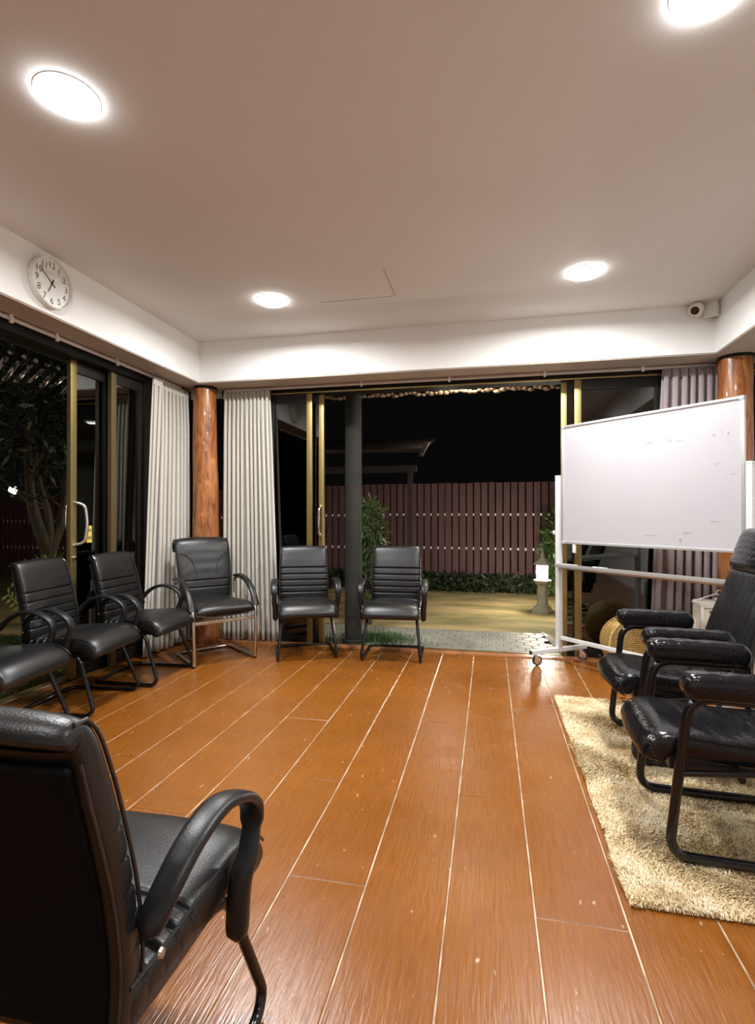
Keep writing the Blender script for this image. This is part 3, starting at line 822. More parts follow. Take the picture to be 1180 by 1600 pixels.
# ------------------------------------------------------------------ padded high-back armchairs (face -X)
def make_armchair():
    t = thing('recliner_armchair', '', 'armchair')
    sc = [(.24, .37), (.10, .358), (-.05, .364), (-.18, .376), (-.250, .376), (-.282, .355), (-.290, .322)]
    wS = lambda s: .205 + .012 * s
    tS = lambda s: .044
    m = MB(); pad(m, sc, wS, tS, e=.26, ns=80, crown=.010, endr=.014, wrinkle=.005); seat = m.build('seat', M_leather_worn, t, angle=70)
    m = MB()
    for k in range(7):   # stitched front corner pleats
        for s in (-1, 1):
            m.tube([(s * (.20), -.325 + .004 * k, .40 - .013 * k), (s * .221, -.305 + .004 * k, .395 - .013 * k)], .003, seg=6)
    build_each(m, 'stitching', M_pipe, seat)
    m = MB(); m.box((0, -.01, .315), (.39, .46, .045), bev=.015); m.build('seat_box', M_plast, t)
    bc = [(.440, 1.105), (.418, 1.06), (.382, .96), (.352, .88)]
    m = MB(); pad(m, bc, lambda s: .205 + .012 * math.sin(PI * s), lambda s: .052, e=.55, ns=60, crown=.012, endr=.045, wrinkle=.003); m.build('headrest', M_leather_worn, t, angle=70)
    bc = [(.372, .90), (.335, .80), (.288, .68), (.250, .56), (.235, .46), (.24, .40)]
    m = MB(); pad(m, bc, lambda s: .205 + .028 * s ** .6, lambda s: .042, e=.5, ns=80, crown=.012, endr=.03); m.build('backrest', M_gather, t, angle=70)
    for s in (-1, 1):
        m = MB()
        ac = [(.17, .600), (.08, .604), (-.06, .606), (-.16, .606), (-.215, .598)]
        pad(m, ac, .046, .045, e=.6, ns=60, x0=s * .250, crown=.004, endr=.035, wrinkle=.003)
        ar = m.build('armrest', M_leather_worn, t, angle=70)
        m = MB()
        m.tube([(s * .285, .15, .625), (s * .287, 0, .632), (s * .285, -.20, .624)], .0028, seg=6, fil=.05); m.build('piping', M_pipe, ar)
        m = MB()
        m.tube([(s * .238, .16, .560), (s * .238, -.19, .562), (s * .236, -.252, .02), (s * .236, .30, .02)], .0165, seg=16, fil=.075)
        m.build('leg', M_bmetal, t)
        m = MB(); m.box((s * .236, -.19, .004), (.03, .03, .008), bev=.003); m.box((s * .236, .27, .004), (.03, .03, .008), bev=.003); build_each(m, 'foot_pad', M_rubber, t)
    m = MB(); m.tube([(-.236, .30, .02), (.236, .30, .02)], .0165, seg=14); m.tube([(-.236, -.03, .30), (.236, -.03, .30)], .012, seg=10); m.tube([(-.236, .16, .33), (.236, .16, .33)], .012, seg=10)
    for s in (-1, 1): m.tube([(s * .236, .16, .555), (s * .236, .16, .33)], .012, seg=10)
    for s in (-1, 1): m.tube([(s * .236, .16, .34), (s * .236, -.228, .30)], .011, seg=10)
    build_each(m, 'crossbar', M_bmetal, t)
    return t
proto = make_armchair()
AC = [(.915, 2.925, 'black padded high-back armchair standing next to the whiteboard, headrest in view'),
      (.862, 2.195, 'nearest black padded armchair on the shag rug, cut off by the right photo edge')]
for i, (x, y, lb) in enumerate(AC):
    o = proto if i == 0 else copy_tree(proto)
    o.location = (x, y, .018); o.rotation_euler = (0, 0, math.radians(-90 - (3 if i else 0))); o['label'] = lb; o['group'] = 'padded armchairs on the right'

# ------------------------------------------------------------------ shag rug
t = thing('shag_rug', 'beige shaggy rug under the padded armchairs', 'rug', (.415, 1.73, 0))
RW, RL = .86, 1.86
m = MB(); m.box((RW / 2, RL / 2, .005), (RW - .02, RL - .02, .01), bev=.003); m.build('backing', M_rugbase, t)
n = 110000
bx = rng.uniform(.0, RW, n); by = rng.uniform(0, RL, n)
fz = np.sin(bx * 9 + 2 * np.sin(by * 5)) + np.sin(by * 11 + 2.3 * np.sin(bx * 4))
ang = fz * 1.3 + rng.normal(0, .9, n)
ln = rng.uniform(.016, .034, n); lean = rng.uniform(.45, .95, n)
d = np.stack([np.cos(ang), np.sin(ang)], 1); pr = np.stack([-d[:, 1], d[:, 0]], 1)
w = rng.uniform(.0009, .0018, n)
V = np.zeros((n, 5, 3))
base = np.stack([bx, by, np.full(n, .007)], 1)
mid = base.copy(); mid[:, :2] += d * (ln * lean * .42)[:, None]; mid[:, 2] += ln * .52
tip = base.copy(); tip[:, :2] += d * (ln * lean)[:, None]; tip[:, 2] += ln * .68
W3 = np.zeros((n, 3)); W3[:, :2] = pr * w[:, None]
V[:, 0] = base - W3; V[:, 1] = base + W3; V[:, 2] = mid + W3; V[:, 3] = mid - W3; V[:, 4] = tip
def fast_mesh(name, V, faces_per, parent, mat):
    """V (n,k,3); faces_per list of local index tuples"""
    n, k, _ = V.shape
    me = bpy.data.meshes.new(name)
    me.vertices.add(n * k); me.vertices.foreach_set('co', V.reshape(-1))
    loops = []; starts = []; tot = 0; per = sum(len(f) for f in faces_per)
    flat = np.concatenate([np.array(f) for f in faces_per])
    L = (flat[None, :] + (np.arange(n) * k)[:, None]).reshape(-1)
    st = np.cumsum([0] + [len(f) for f in faces_per])[:-1]
    S = (st[None, :] + (np.arange(n) * per)[:, None]).reshape(-1)
    me.loops.add(len(L)); me.loops.foreach_set('vertex_index', L.astype(np.int32))
    me.polygons.add(len(S)); me.polygons.foreach_set('loop_start', S.astype(np.int32))
    me.update(calc_edges=True); me.validate()
    me.materials.append(mat)
    o = bpy.data.objects.new(name, me); C.objects.link(o)
    if parent: o.parent = parent
    return o
pile = fast_mesh('pile', V, [(0, 1, 2, 3), (3, 2, 4)], t, M_rug); pile['kind'] = 'stuff'

# ------------------------------------------------------------------ whiteboard on wheels
BL = Vector((.576, 4.47, 0)); BR = Vector((1.499, 3.54, 0)); ZT, ZB = 1.917, .968
Dv = (BR - BL); LEN = Dv.length; rz = math.atan2(Dv.y, Dv.x)
t = thing('whiteboard', 'large mobile whiteboard on a white wheeled stand with faint marker traces', 'whiteboard', (BL.x, BL.y, 0), rz)
# local: x along the board, -y faces the viewer side
m = MB(); m.box((LEN / 2, -.0, (ZT + ZB) / 2), (LEN - .02, .012, ZT - ZB - .02)); m.build('panel', M_board, t, smooth=False)
m = MB()
for z in (ZT - .009, ZB + .009): m.box((LEN / 2, 0, z), (LEN - .03, .026, .018), bev=.004)
for x in (.009, LEN - .009): m.box((x, 0, (ZT + ZB) / 2), (.018, .026, ZT - ZB - .03), bev=.004)
build_each(m, 'frame_bar', M_alu, t)
m = MB()
for x in (.013, LEN - .013):
    for z in (ZT - .013, ZB + .013): m.box((x, 0, z), (.030, .031, .030), bev=.009)
build_each(m, 'corner_cap', M_grey_pl, t)
m = MB()
rs = random.Random(4)
def scrib(x, z, sx, sz, k):
    pts = [(x + sx * i / k + rs.uniform(-.004, .004), -.0068, z + sz * (i % 2 - .5) + rs.uniform(-.003, .003)) for i in range(k + 1)]
    m.tube(pts, .0008, seg=4)
for x, z, sx, sz, k in ((.70, 1.70, .05, .012, 5), (.84, 1.695, .035, .03, 4), (.90, 1.69, .05, .01, 5), (1.13, 1.70, .02, .01, 3), (1.18, 1.72, .012, .02, 2), (1.22, 1.70, .01, .022, 2),
                        (1.14, 1.52, .03, .012, 3), (.70, 1.06, .09, .006, 6), (.95, 1.08, .05, .014, 5), (1.0, 1.22, .01, .01, 2), (1.12, 1.16, .06, .006, 4), (.25, 1.62, .02, .006, 2), (.93, 1.03, .01, .025, 3), (1.23, 1.45, .03, .004, 3)):
    scrib(x, z, sx, sz, k)
m.build('marker_traces', M_mark, t)
# posts behind the board
for x in (-.035, LEN + .03):
    m = MB(); m.box((x, .0, (1.505 + .10) / 2), (.034, .05, 1.405), bev=.005); m.box((x, 0, 1.512), (.036, .052, .016), bev=.005); post = m.build('post', M_white_steel, t)
    m = MB(); s = -1 if x < 0 else 1
    m.lathe([(.006, 0), (.006, .012), (.017, .016), (.017, .028), (.010, .033), (0, .033)], 20, M=Matrix.Translation((x + s * .017, -.005, 1.055)) @ Matrix.Rotation(s * PI / 2, 4, 'Y')); m.build('knob', M_whitepl, post)
m = MB(); m.box((LEN / 2, 0, .205), (LEN + .03, .022, .030), bev=.004); m.build('lower_rail', M_white_steel, t)
m = MB(); m.box((LEN / 2, -.03, .784), (LEN + .05, .075, .012), bev=.003); m.box((LEN / 2, -.066, .796), (LEN + .05, .006, .024), bev=.002); m.box((LEN / 2, .0, .775), (LEN + .04, .02, .03), bev=.003); m.build('pen_tray', M_alu, t)
m = MB(); m.box((.115, -.004, .935), (.026, .014, .07), bev=.003); m.build('latch', M_whitepl, t)
ca, sa = math.cos(-rz), math.sin(-rz)
fd = Vector((.83, .56, 0)).normalized()   # foot direction in world, turned into the stand's frame
fl_ = Vector((fd.x * ca - fd.y * sa, fd.x * sa + fd.y * ca, 0))
fa = math.atan2(fl_.y, fl_.x)
for x in (-.035, LEN + .03):
    Mf = Matrix.Translation((x, 0, 0)) @ Matrix.Rotation(fa, 4, 'Z')
    m = MB(); m.box((0, 0, .105), (.56, .034, .034), M=Mf, bev=.005); m.box((-.282, 0, .105), (.006, .03, .03), mi=1, M=Mf); m.box((.282, 0, .105), (.006, .03, .03), mi=1, M=Mf)
    foot = m.build('foot', [M_white_steel, M_rubber], t)
    for e in (-.245, .215):
        base = Mf @ Matrix.Translation((e, 0, 0)) @ Matrix.Rotation((.35 if e < 0 else -.25) - rz - fa, 4, 'Z')
        m = MB()
        Mw = base @ Matrix.Translation((.022, 0, .0405)) @ Matrix.Rotation(PI / 2, 4, 'X')
        m.lathe([(.031, -.009), (.038, -.0105), (.0405, -.006), (.0405, .006), (.038, .0105), (.031, .009)], 28, M=Mw)
        wh = m.build('wheel', M_rubber, foot)
        m = MB(); m.lathe([(0, -.011), (.010, -.012), (.031, -.0085), (.031, .0085), (.010, .012), (0, .011)], 24, M=Mw); m.build('hub', M_chrome, foot)
        m = MB()
        for sy in (-1, 1): m.box((.012, sy * .014, .058), (.028, .003, .052), M=base, bev=.001)
        m.box((.006, 0, .083), (.032, .032, .004), M=base, bev=.001); m.lathe([(.006, .083), (.006, .092)], 10, M=base)
        build_each(m, 'fork', M_chrome, foot)
def W(x, y, z):
    v = Vector((x, y, 0)); c, s = math.cos(rz), math.sin(rz)
    return (BL.x + v.x * c - v.y * s, BL.y + v.x * s + v.y * c, z)
e = thing('board_eraser', 'white board eraser lying on the left end of the pen tray', 'eraser', W(.085, -.03, .7905), rz)
m = MB(); m.box((0, 0, .012), (.13, .045, .010), bev=.003); m.build('body', M_whitepl, e)
m = MB(); m.box((0, 0, .0035), (.125, .042, .007), bev=.001); m.build('felt', M_grey_pl, e)
e = thing('marker_pen', 'white marker pen lying on the middle of the pen tray', 'marker pen', W(.36, -.035, .7995), rz)
m = MB(); m.tube([(-.06, 0, 0), (.04, 0, 0)], .009, seg=14); m.build('barrel', M_whitepl, e)
m = MB(); m.tube([(.038, 0, 0), (.065, 0, 0)], .0092, seg=14); m.build('cap', M_grey_pl, e)

# ------------------------------------------------------------------ rattan basket lying on its side
t = thing('rattan_basket', 'round woven rattan basket lying on its side under the whiteboard', 'basket', (1.06, 4.40, .212), math.radians(14))
Mb = Matrix.Rotation(PI / 2, 4, 'X')
m = MB(); m.lathe([(0, .10), (.08, .108), (.15, .104), (.193, .092), (.205, .05), (.21, 0), (.205, -.06), (.18, -.12), (.14, -.15), (0, -.15)], 64, M=Mb)
m.build('woven_body', M_weave, t)
m = MB()
m.tube([(.199 * math.cos(2 * PI * k / 64), -.090, .199 * math.sin(2 * PI * k / 64)) for k in range(64)], .0095, seg=10, closed=True)
m.tube([(.15 * math.cos(2 * PI * k / 64), -.106, .15 * math.sin(2 * PI * k / 64)) for k in range(64)], .004, seg=8, closed=True)
build_each(m, 'rim', M_rim, t)

# ------------------------------------------------------------------ small dark side table and plastic cabinet behind the armchairs
t = thing('storage_cabinet', 'white plastic storage cabinet behind the far armchair below the mauve curtain', 'cabinet', (1.62, 4.16, 0), math.radians(-8))
m = MB()
for x in (-.155, .155):
    for y in (-.125, .125): m.box((x, y, .285), (.016, .016, .57), bev=.003)
for z in (.02, .285, .56):
    for y in (-.125, .125): m.box((0, y, z), (.30, .014, .014), bev=.003)
    for x in (-.155, .155): m.box((x, 0, z), (.014, .24, .014), bev=.003)
build_each(m, 'frame_bar', M_whitepl, t)
m = MB(); m.box((0, -.118, .425), (.294, .006, .262), bev=.002); m.box((0, .118, .425), (.294, .006, .262), bev=.002); m.box((-.15, 0, .425), (.004, .24, .262)); m.box((.15, 0, .425), (.004, .24, .262)); m.build('upper_panel', M_sheet, t)
m = MB(); m.box((0, -.118, .152), (.294, .006, .25), bev=.002); m.box((0, 0, .03), (.29, .23, .006)); m.box((-.15, 0, .152), (.004, .24, .25)); m.box((.15, 0, .152), (.004, .24, .25)); m.build('lower_panel', M_sheet, t)
m = MB(); m.box((0, 0, .571), (.33, .27, .01), bev=.003); m.build('top', M_whitepl, t)
m = MB()
for x in (-.105, -.092, -.06, -.045):
    m.box((x, -.1225, .525), (.010, .002, .018))
build_each(m, 'printed_mark', M_ink_grey, t, smooth=False)
t = thing('clothes_hanger', 'white wire clothes hanger resting on the plastic cabinet', 'hanger', (1.535, 4.05, .580), math.radians(-6))
m = MB()
m.tube([(-.15, 0, .012), (.16, 0, .006), (.0, .01, .072), (-.15, 0, .012)], .0038, seg=8, fil=.012)
m.tube([(0, .01, .07), (.004, .01, .086), (.02, .012, .10), (.034, .012, .09), (.03, .012, .078)], .003, seg=8, fil=.01)
build_each(m, 'wire_loop', M_whitepl, t)
t = thing('folded_cloth', 'crumpled white cloth lying on the plastic cabinet', 'cloth', (1.685, 4.19, .5765))
m = MB(); V = []; g = 22
for j in range(g):
    for i in range(g):
        x = (i / (g - 1) - .5) * .17; y = (j / (g - 1) - .5) * .18
        h = .036 * max(0, 1 - (2 * x / .19) ** 2) * max(0, 1 - (2 * y / .2) ** 2) + .007 * math.sin(x * 90 + y * 40) * (1 - abs(2 * x / .18)) + .005 * math.sin(y * 110)
        V.append((x, y, max(.002, h + .006)))
m.add(V, [(j * g + i, j * g + i + 1, (j + 1) * g + i + 1, (j + 1) * g + i) for j in range(g - 1) for i in range(g - 1)])
o = m.build('cloth_sheet', M_whitepl, t, angle=180); md = o.modifiers.new('t', 'SOLIDIFY'); md.thickness = .002; md.offset = 1

# ================================================================== OUTSIDE
GZ = -.12
m = MB()
V = []; gx, gy = 60, 60
for j in range(gy):
    for i in range(gx):
        x = -20 + 32 * i / (gx - 1); y = -6 + 26 * j / (gy - 1)
        z = GZ - .004 + (.012 * math.sin(x * 2.1 + y) * math.cos(y * 1.7) if y > 6.3 or x < -3.4 else 0)
        if x < -3: z -= .16 * min(1, (-3 - x) / 6)
        V.append((x, y, z))
m.add(V, [(j * gx + i, j * gx + i + 1, (j + 1) * gx + i + 1, (j + 1) * gx + i) for j in range(gy - 1) for i in range(gx - 1) if not (XO - .3 < V[j * gx + i][0] < XRO - .8 and YN < V[j * gx + i][1] < 4.0)])
tag(m.build('ground', M_ground, angle=180), 'sandy garden ground with patches of moss', 'ground', kind='structure')

# hexagonal pavers
m = MB(); R = .078; px0, px1, py0, py1 = -2.4, .60, 4.93, 6.05
m.box(((px0 + px1) / 2, (py0 + py1) / 2, GZ + .004), (px1 - px0 - .1, py1 - py0 - .05, .016), 1)
row = 0; y = py0 + R
rs = random.Random(5)
while y < py1 - .03:
    xx = px0 + (R * .9 if row % 2 else 0)
    while xx < px1 + .10 - .13 * (y - py0):
        h = GZ + .022 + rs.uniform(-.001, .002); rr = R * .955
        c0 = [(xx + rr * math.cos(PI / 6 + k * PI / 3) * 1.04, y + rr * math.sin(PI / 6 + k * PI / 3)) for k in range(6)]
        c1 = [(xx + (rr - .006) * math.cos(PI / 6 + k * PI / 3) * 1.04, y + (rr - .006) * math.sin(PI / 6 + k * PI / 3)) for k in range(6)]
        Vv = [(a, b, h - .012) for a, b in c0] + [(a, b, h - .003) for a, b in c0] + [(a, b, h) for a, b in c1]
        Ff = []
        for k in range(6):
            k2 = (k + 1) % 6
            Ff += [(k, k2, 6 + k2, 6 + k), (6 + k, 6 + k2, 12 + k2, 12 + k)]
        Ff.append(tuple(range(12, 18)))
        m.add(Vv, Ff)
        xx += R * 1.80
    y += R * 1.5; row += 1
m.add([(px1 + .09, py0 - .1, GZ), (px1 + .22, py0 - .1, GZ), (px1 + .04, py1 + .02, GZ), (px1 - .05, py1 + .02, GZ), (px1 + .09, py0 - .1, GZ + .028), (px1 + .22, py0 - .1, GZ + .001), (px1 + .04, py1 + .02, GZ + .001), (px1 - .05, py1 + .02, GZ + .028)], [(4, 5, 6, 7), (0, 1, 5, 4), (1, 2, 6, 5), (2, 3, 7, 6), (3, 0, 4, 7)])
tag(m.build('paving', [M_paver, M_pavgap], smooth=False), 'grey hexagonal concrete paving outside the back doorway', 'paving', kind='structure')

# grass
def blades(name, n, sampler, h, w, mat, lab, cat, zfn):
    P = sampler(n); n = len(P)
    a = rng.uniform(0, 2 * PI, n); d = np.stack([np.cos(a), np.sin(a)], 1); pr = np.stack([-d[:, 1], d[:, 0]], 1)
    hh = rng.uniform(h[0], h[1], n); V = np.zeros((n, 3, 3)); z = zfn(P)
    V[:, 0, :2] = P - pr * w; V[:, 1, :2] = P + pr * w; V[:, 2, :2] = P + d * (hh * .5)[:, None]
    V[:, 0, 2] = z; V[:, 1, 2] = z; V[:, 2, 2] = z + hh
    o = fast_mesh(name, V, [(0, 1, 2)], None, mat)
    return tag(o, lab, cat, kind='stuff')
def keep_off(P):
    ok = np.ones(len(P), bool)
    for x, y, r in ((-5.0, 5.20, .2), (-4.42, 4.6, .12), (-5.6, 5.78, .2)): ok &= np.hypot(P[:, 0] - x, P[:, 1] - y) > r
    return P[ok]
blades('lawn', 60000, lambda n: keep_off(np.stack([rng.uniform(-5.6, -3.16, n), rng.uniform(.8, 5.0, n)], 1)), (.02, .06), .0035, M_grass, 'short green lawn outside the left doorway', 'grass', lambda P: GZ - .16 * np.minimum(1, (-3 - P[:, 0]) / 6) - .01)
def patch(n):
    r = np.abs(rng.normal(0, .14, n)); a = rng.uniform(0, 2 * PI, n)
    return np.stack([-1.16 + 1.5 * r * np.cos(a), 5.35 + r * np.sin(a) * .9], 1)
blades('grass_tuft', 5000, patch, (.03, .10), .0035, M_grass, 'tuft of green grass growing beside the outdoor post', 'grass', lambda P: np.full(len(P), GZ + .01))
def leaf_cloud(n, centre, rad, size, slender=.28, squash=1.0, seed=1):
    r = np.random.default_rng(seed)
    u = r.normal(size=(n, 3)); u /= np.linalg.norm(u, axis=1)[:, None]
    p = u * (r.uniform(0, 1, n) ** .45)[:, None] * np.array(rad) + np.array(centre)
    d = r.normal(size=(n, 3)) + u * 1.1; d[:, 2] -= .2; d /= np.linalg.norm(d, axis=1)[:, None]
    s = np.cross(d, r.normal(size=(n, 3))); s /= np.linalg.norm(s, axis=1)[:, None]
    L = r.uniform(size[0], size[1], n)[:, None]
    V = np.zeros((n, 4, 3)); V[:, 0] = p; V[:, 1] = p + d * L * .5 + s * L * slender * .5; V[:, 2] = p + d * L; V[:, 3] = p + d * L * .5 - s * L * slender * .5
    return V
def hedge(n):
    x = rng.uniform(-3.6, .75, n); return np.stack([x, 9.40 - .072 * (x - 1.15) - rng.uniform(0, .42, n)], 1)
P_ = hedge(9000); V_ = leaf_cloud(len(P_), (0, 0, 0), (.01, .01, .01), (.05, .12), .45, seed=31)
V_[:, :, 0] += P_[:, 0][:, None]; V_[:, :, 1] += P_[:, 1][:, None]; V_[:, :, 2] += (GZ + rng.uniform(.03, .26, len(P_)))[:, None]
tag(fast_mesh('ground_cover', V_, [(0, 1, 2, 3)], None, M_leaf_d), 'dark low ground cover planting along the foot of the fence', 'plants', kind='stuff')

# fence
FA = Vector((5.2, 9.36, 0)); FB = Vector((-13.6, 10.71, 0)); fdv = (FB - FA); FL = fdv.length; fdv.normalize(); fn = Vector((-fdv.y, fdv.x, 0))  # toward... 
if fn.y > 0: fn = -fn
fr = math.atan2(fdv.y, fdv.x)
t = thing('fence', 'tall purple brown vertical slat fence across the end of the dark garden', 'fence', (FA.x, FA.y, 0), fr)
m = MB(); m2 = MB(); m3 = MB(); ns = int(FL / .131)
def dz(u): return -.16 * max(0, min(1, (u - 7.5) / 8))
for i in range(ns):
    u = (i + .5) * .131; h = 1.785 + dz(u) + rs.uniform(-.006, .006)
    b0 = GZ - .03 + dz(u)
    m.box((u, 0, (h + b0) / 2), (.106 + rs.uniform(-.003, .003), .018, h - b0))
m.build('slats', M_slat, t, smooth=False)
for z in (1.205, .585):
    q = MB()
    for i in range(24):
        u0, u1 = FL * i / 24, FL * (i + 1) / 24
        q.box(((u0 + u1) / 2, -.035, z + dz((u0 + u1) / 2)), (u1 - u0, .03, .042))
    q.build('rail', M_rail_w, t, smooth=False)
for i in range(8):
    q = MB(); u = 1.2 + i * 2.4; q.box((u, -.10, .85 + dz(u)), (.08, .08, 1.9)); q.build('post', M_slat, t, smooth=False)

# garden lantern
t = thing('garden_lantern', 'pale stone garden lantern lit on the sandy ground left of the whiteboard stand', 'lantern', (.698, 7.408, GZ))
def sq(prof, mat, name, parent, seg=8, rot=PI / 8):
    q = MB(); q.lathe(prof, seg, M=Matrix.Rotation(rot, 4, 'Z')); return q.build(name, mat, parent, smooth=False)
sq([(.150, 0), (.150, .035), (.128, .045), (.120, .075), (.092, .09), (.088, .115)], M_stone, 'base', t)
sq([(.074, .11), (.070, .37), (.082, .385)], M_stone, 'shaft', t)
sq([(.080, .37), (.112, .405), (.120, .44), (.080, .447)], M_stone, 'capital', t)
q = MB(); q.lathe([(.060, .447), (.076, .47), (.080, .56), (.074, .645)], 24); q.build('glass_shade', M_diff_out, t)
q = MB()
for k in range(4):
    an = PI / 4 + k * PI / 2; q.box((.094 * math.cos(an), .094 * math.sin(an), .548), (.012, .012, .20), bev=.002)
build_each(q, 'cage_bar', M_stone, t)
sq([(.128, .645), (.118, .662), (.066, .70), (.034, .73), (.028, .75), (.036, .768), (.020, .79), (.011, .83), (.004, .86)], M_stone, 'roof', t)

# outdoor post and eaves
t = thing('outdoor_post', 'dark weathered round post standing outside the open back doorway', 'post', (-1.362, 5.2, GZ))
q = MB(); q.lathe([(.088, 0), (.086, 1.2), (.082, 2.62)], 28); q.build('shaft', M_pillar_out, t)
q = MB(); q.lathe([(.11, 0), (.11, .05), (.09, .06)], 28); q.build('plinth', M_pillar_out, t)

t = thing('roof_eave', 'ragged brown tile edge of the roof eave above the back doorway', 'roof eave', (0, 0, 0))
q = MB(); q.box((-.3, 5.30, 2.60), (6.4, .75, .04), M=None); q.box((-.3, 5.36, 2.545), (6.2, .03, .07)); q.build('eave_board', M_shelter, t, smooth=False)
q = MB(); rs = random.Random(9)
x = -2.6
while x < 1.6:
    w_ = rs.uniform(.045, .075); zz = 2.452 + rs.uniform(-.012, .012)
    q.lathe([(w_ * .5, 0), (w_ * .55, .02), (w_ * .3, .045), (0, .055)], 9, M=Matrix.Translation((x, 5.40, zz)) @ Matrix.Rotation(PI / 2 + rs.uniform(-.3, .3), 4, 'X') @ Matrix.Scale(.55, 4, (0, 1, 0)))
    x += w_ * .8
q.build('tile_ends', M_tile, t)

t = thing('roof_eave', 'shiny ragged tile edge of the roof eave above the left doorway', 'roof eave', (0, 0, 0))
q = MB(); q.box((-3.45, 1.8, 2.62), (.75, 7.2, .04)); q.build('eave_board', M_shelter, t, smooth=False)
q = MB(); y = 1.2; k = 0
while y < 4.2:
    hgt = rs.uniform(.10, .17); sh = .085; wd_ = rs.uniform(.035, .06)
    q.add([(-3.60, y, 2.40), (-3.60, y + wd_, 2.41), (-3.66, y + wd_ - sh, 2.40 - hgt), (-3.66, y - sh, 2.39 - hgt)], [(0, 1, 2, 3)])
    q.lathe([(.016, 0), (.02, .015), (.008, .03)], 8, M=Matrix.Translation((-3.58, y + .03, 2.44)) @ Matrix.Rotation(PI / 2, 4, 'Y'))
    y += rs.uniform(.10, .15); k += 1
o = q.build('tile_strips', M_strips, t); md = o.modifiers.new('t', 'SOLIDIFY'); md.thickness = .006

# small garden shelter
t = thing('garden_shelter', 'dim timber garden shelter with sloping roof in front of the fence', 'shelter', (-1.9, 8.0, GZ))
q = MB()
q.add([(-1.3, -.5, 2.30), (.94, -.5, 2.27), (1.02, .8, 2.62), (-1.3, .8, 2.62), (-1.3, -.5, 2.25), (.94, -.5, 2.22), (1.02, .8, 2.57), (-1.3, .8, 2.57)], [(0, 1, 2, 3), (7, 6, 5, 4), (0, 4, 5, 1), (1, 5, 6, 2), (2, 6, 7, 3), (3, 7, 4, 0)])
q.build('roof', M_sheltroof, t, smooth=False)
q = MB(); q.box((-.2, -.3, 2.0), (2.1, .06, .10)); q.build('beam', M_shelter, t, smooth=False)
q = MB(); q.add([(.90, -.56, 2.16), (.96, -.56, 2.16), (1.06, -.5, 2.36), (1.0, -.5, 2.38), (.90, -.50, 2.16), (.96, -.50, 2.16), (1.06, -.44, 2.36), (1.0, -.44, 2.38)], [(0, 1, 2, 3), (7, 6, 5, 4), (0, 4, 5, 1), (1, 5, 6, 2), (2, 6, 7, 3), (3, 7, 4, 0)]); q.build('gable_board', M_gable, t, smooth=False)
for x in (.75, -1.1):
    q = MB(); q.box((x, -.3, .98), (.07, .07, 1.96)); q.build('post', M_shelter, t, smooth=False)

# plants
t = thing('leafy_shrub', 'leafy green shrub growing beside the outdoor post', 'shrub', (-1.42, 6.2, GZ))
fast_mesh('foliage', np.concatenate([leaf_cloud(700, (0, 0, 1.18), (.17, .2, .36), (.05, .14), .22, seed=2), leaf_cloud(900, (-.05, .1, .60), (.24, .25, .5), (.05, .13), .28, seed=3)]), [(0, 1, 2, 3)], t, M_leaf)
q = MB()
for k in range(5):
    a_ = k * 1.3; q.tube([(0.02 * math.cos(a_), .02 * math.sin(a_), 0), (.05 * math.cos(a_), .05 * math.sin(a_), .6), (.10 * math.cos(a_), .1 * math.sin(a_), 1.3)], .009, seg=6, fil=.3)
q.build('stem', M_bark, t)
t = thing('corner_shrub', 'dark green shrub against the fence behind the garden lantern', 'shrub', (1.02, 8.8, GZ))
fast_mesh('foliage', leaf_cloud(1400, (0, 0, .75), (.22, .25, .75), (.05, .13), .3, seed=4), [(0, 1, 2, 3)], t, M_leaf)
q = MB(); q.tube([(0, 0, 0), (0, 0, .8)], .015, seg=6); q.build('stem', M_bark, t)

# multi-stemmed tree outside the left doorway
t = thing('garden_tree', 'multi-stemmed tree with thin bare branches outside the left doorway', 'tree', (-5.6, 5.78, GZ - .08))
q = MB()
def tp(pts, r0, r1, seg=9):
    P = fillet(pts, .25); n_ = len(P)
    for i in range(n_ - 1):
        pass
    V = []; 
    for i in range(n_):
        T = (P[min(i + 1, n_ - 1)] - P[max(i - 1, 0)]).normalized(); X = T.orthogonal().normalized() if i == 0 else (X - T * X.dot(T)).normalized(); Y = T.cross(X)
        r = r0 + (r1 - r0) * i / (n_ - 1)
        for k in range(seg):
            a_ = 2 * PI * k / seg; V.append(tuple(P[i] + X * r * math.cos(a_) + Y * r * math.sin(a_)))
    q.add(V, [(i * seg + k, i * seg + (k + 1) % seg, (i + 1) * seg + (k + 1) % seg, (i + 1) * seg + k) for i in range(n_ - 1) for k in range(seg)])
tp([(0, 0, 0), (.02, -.02, .5), (0, 0, .95)], .13, .09)
tp([(0, 0, .85), (-.05, -.22, 1.5), (-.05, -.28, 2.3), (0, -.35, 3.3)], .075, .03)
tp([(0, 0, .85), (0, .02, 1.4), (-.1, -.1, 1.9), (-.1, -.12, 3.0)], .055, .02)
tp([(0, 0, .85), (.05, .20, 1.4), (.0, .30, 2.1), (.1, .42, 3.1)], .065, .025)
tr = random.Random(21)
for k in range(46):
    z = tr.uniform(1.4, 2.9); y0 = tr.choice([-.25, -.1, .3]); a_ = tr.uniform(0, 2 * PI); L_ = tr.uniform(.4, 1.0)
    dx, dy = math.cos(a_) * L_, math.sin(a_) * L_
    tp([(0, y0, z), (dx * .5, y0 + dy * .5, z + tr.uniform(.0, .3)), (dx, y0 + dy, z + tr.uniform(-.1, .6))], .014, .004, 5)
q.build('trunk', M_bark, t, angle=80)
fast_mesh('foliage', leaf_cloud(1500, (.1, -.15, 2.7), (1.0, 1.25, .85), (.10, .28), .2, seed=6), [(0, 1, 2, 3)], t, M_leaf_d)

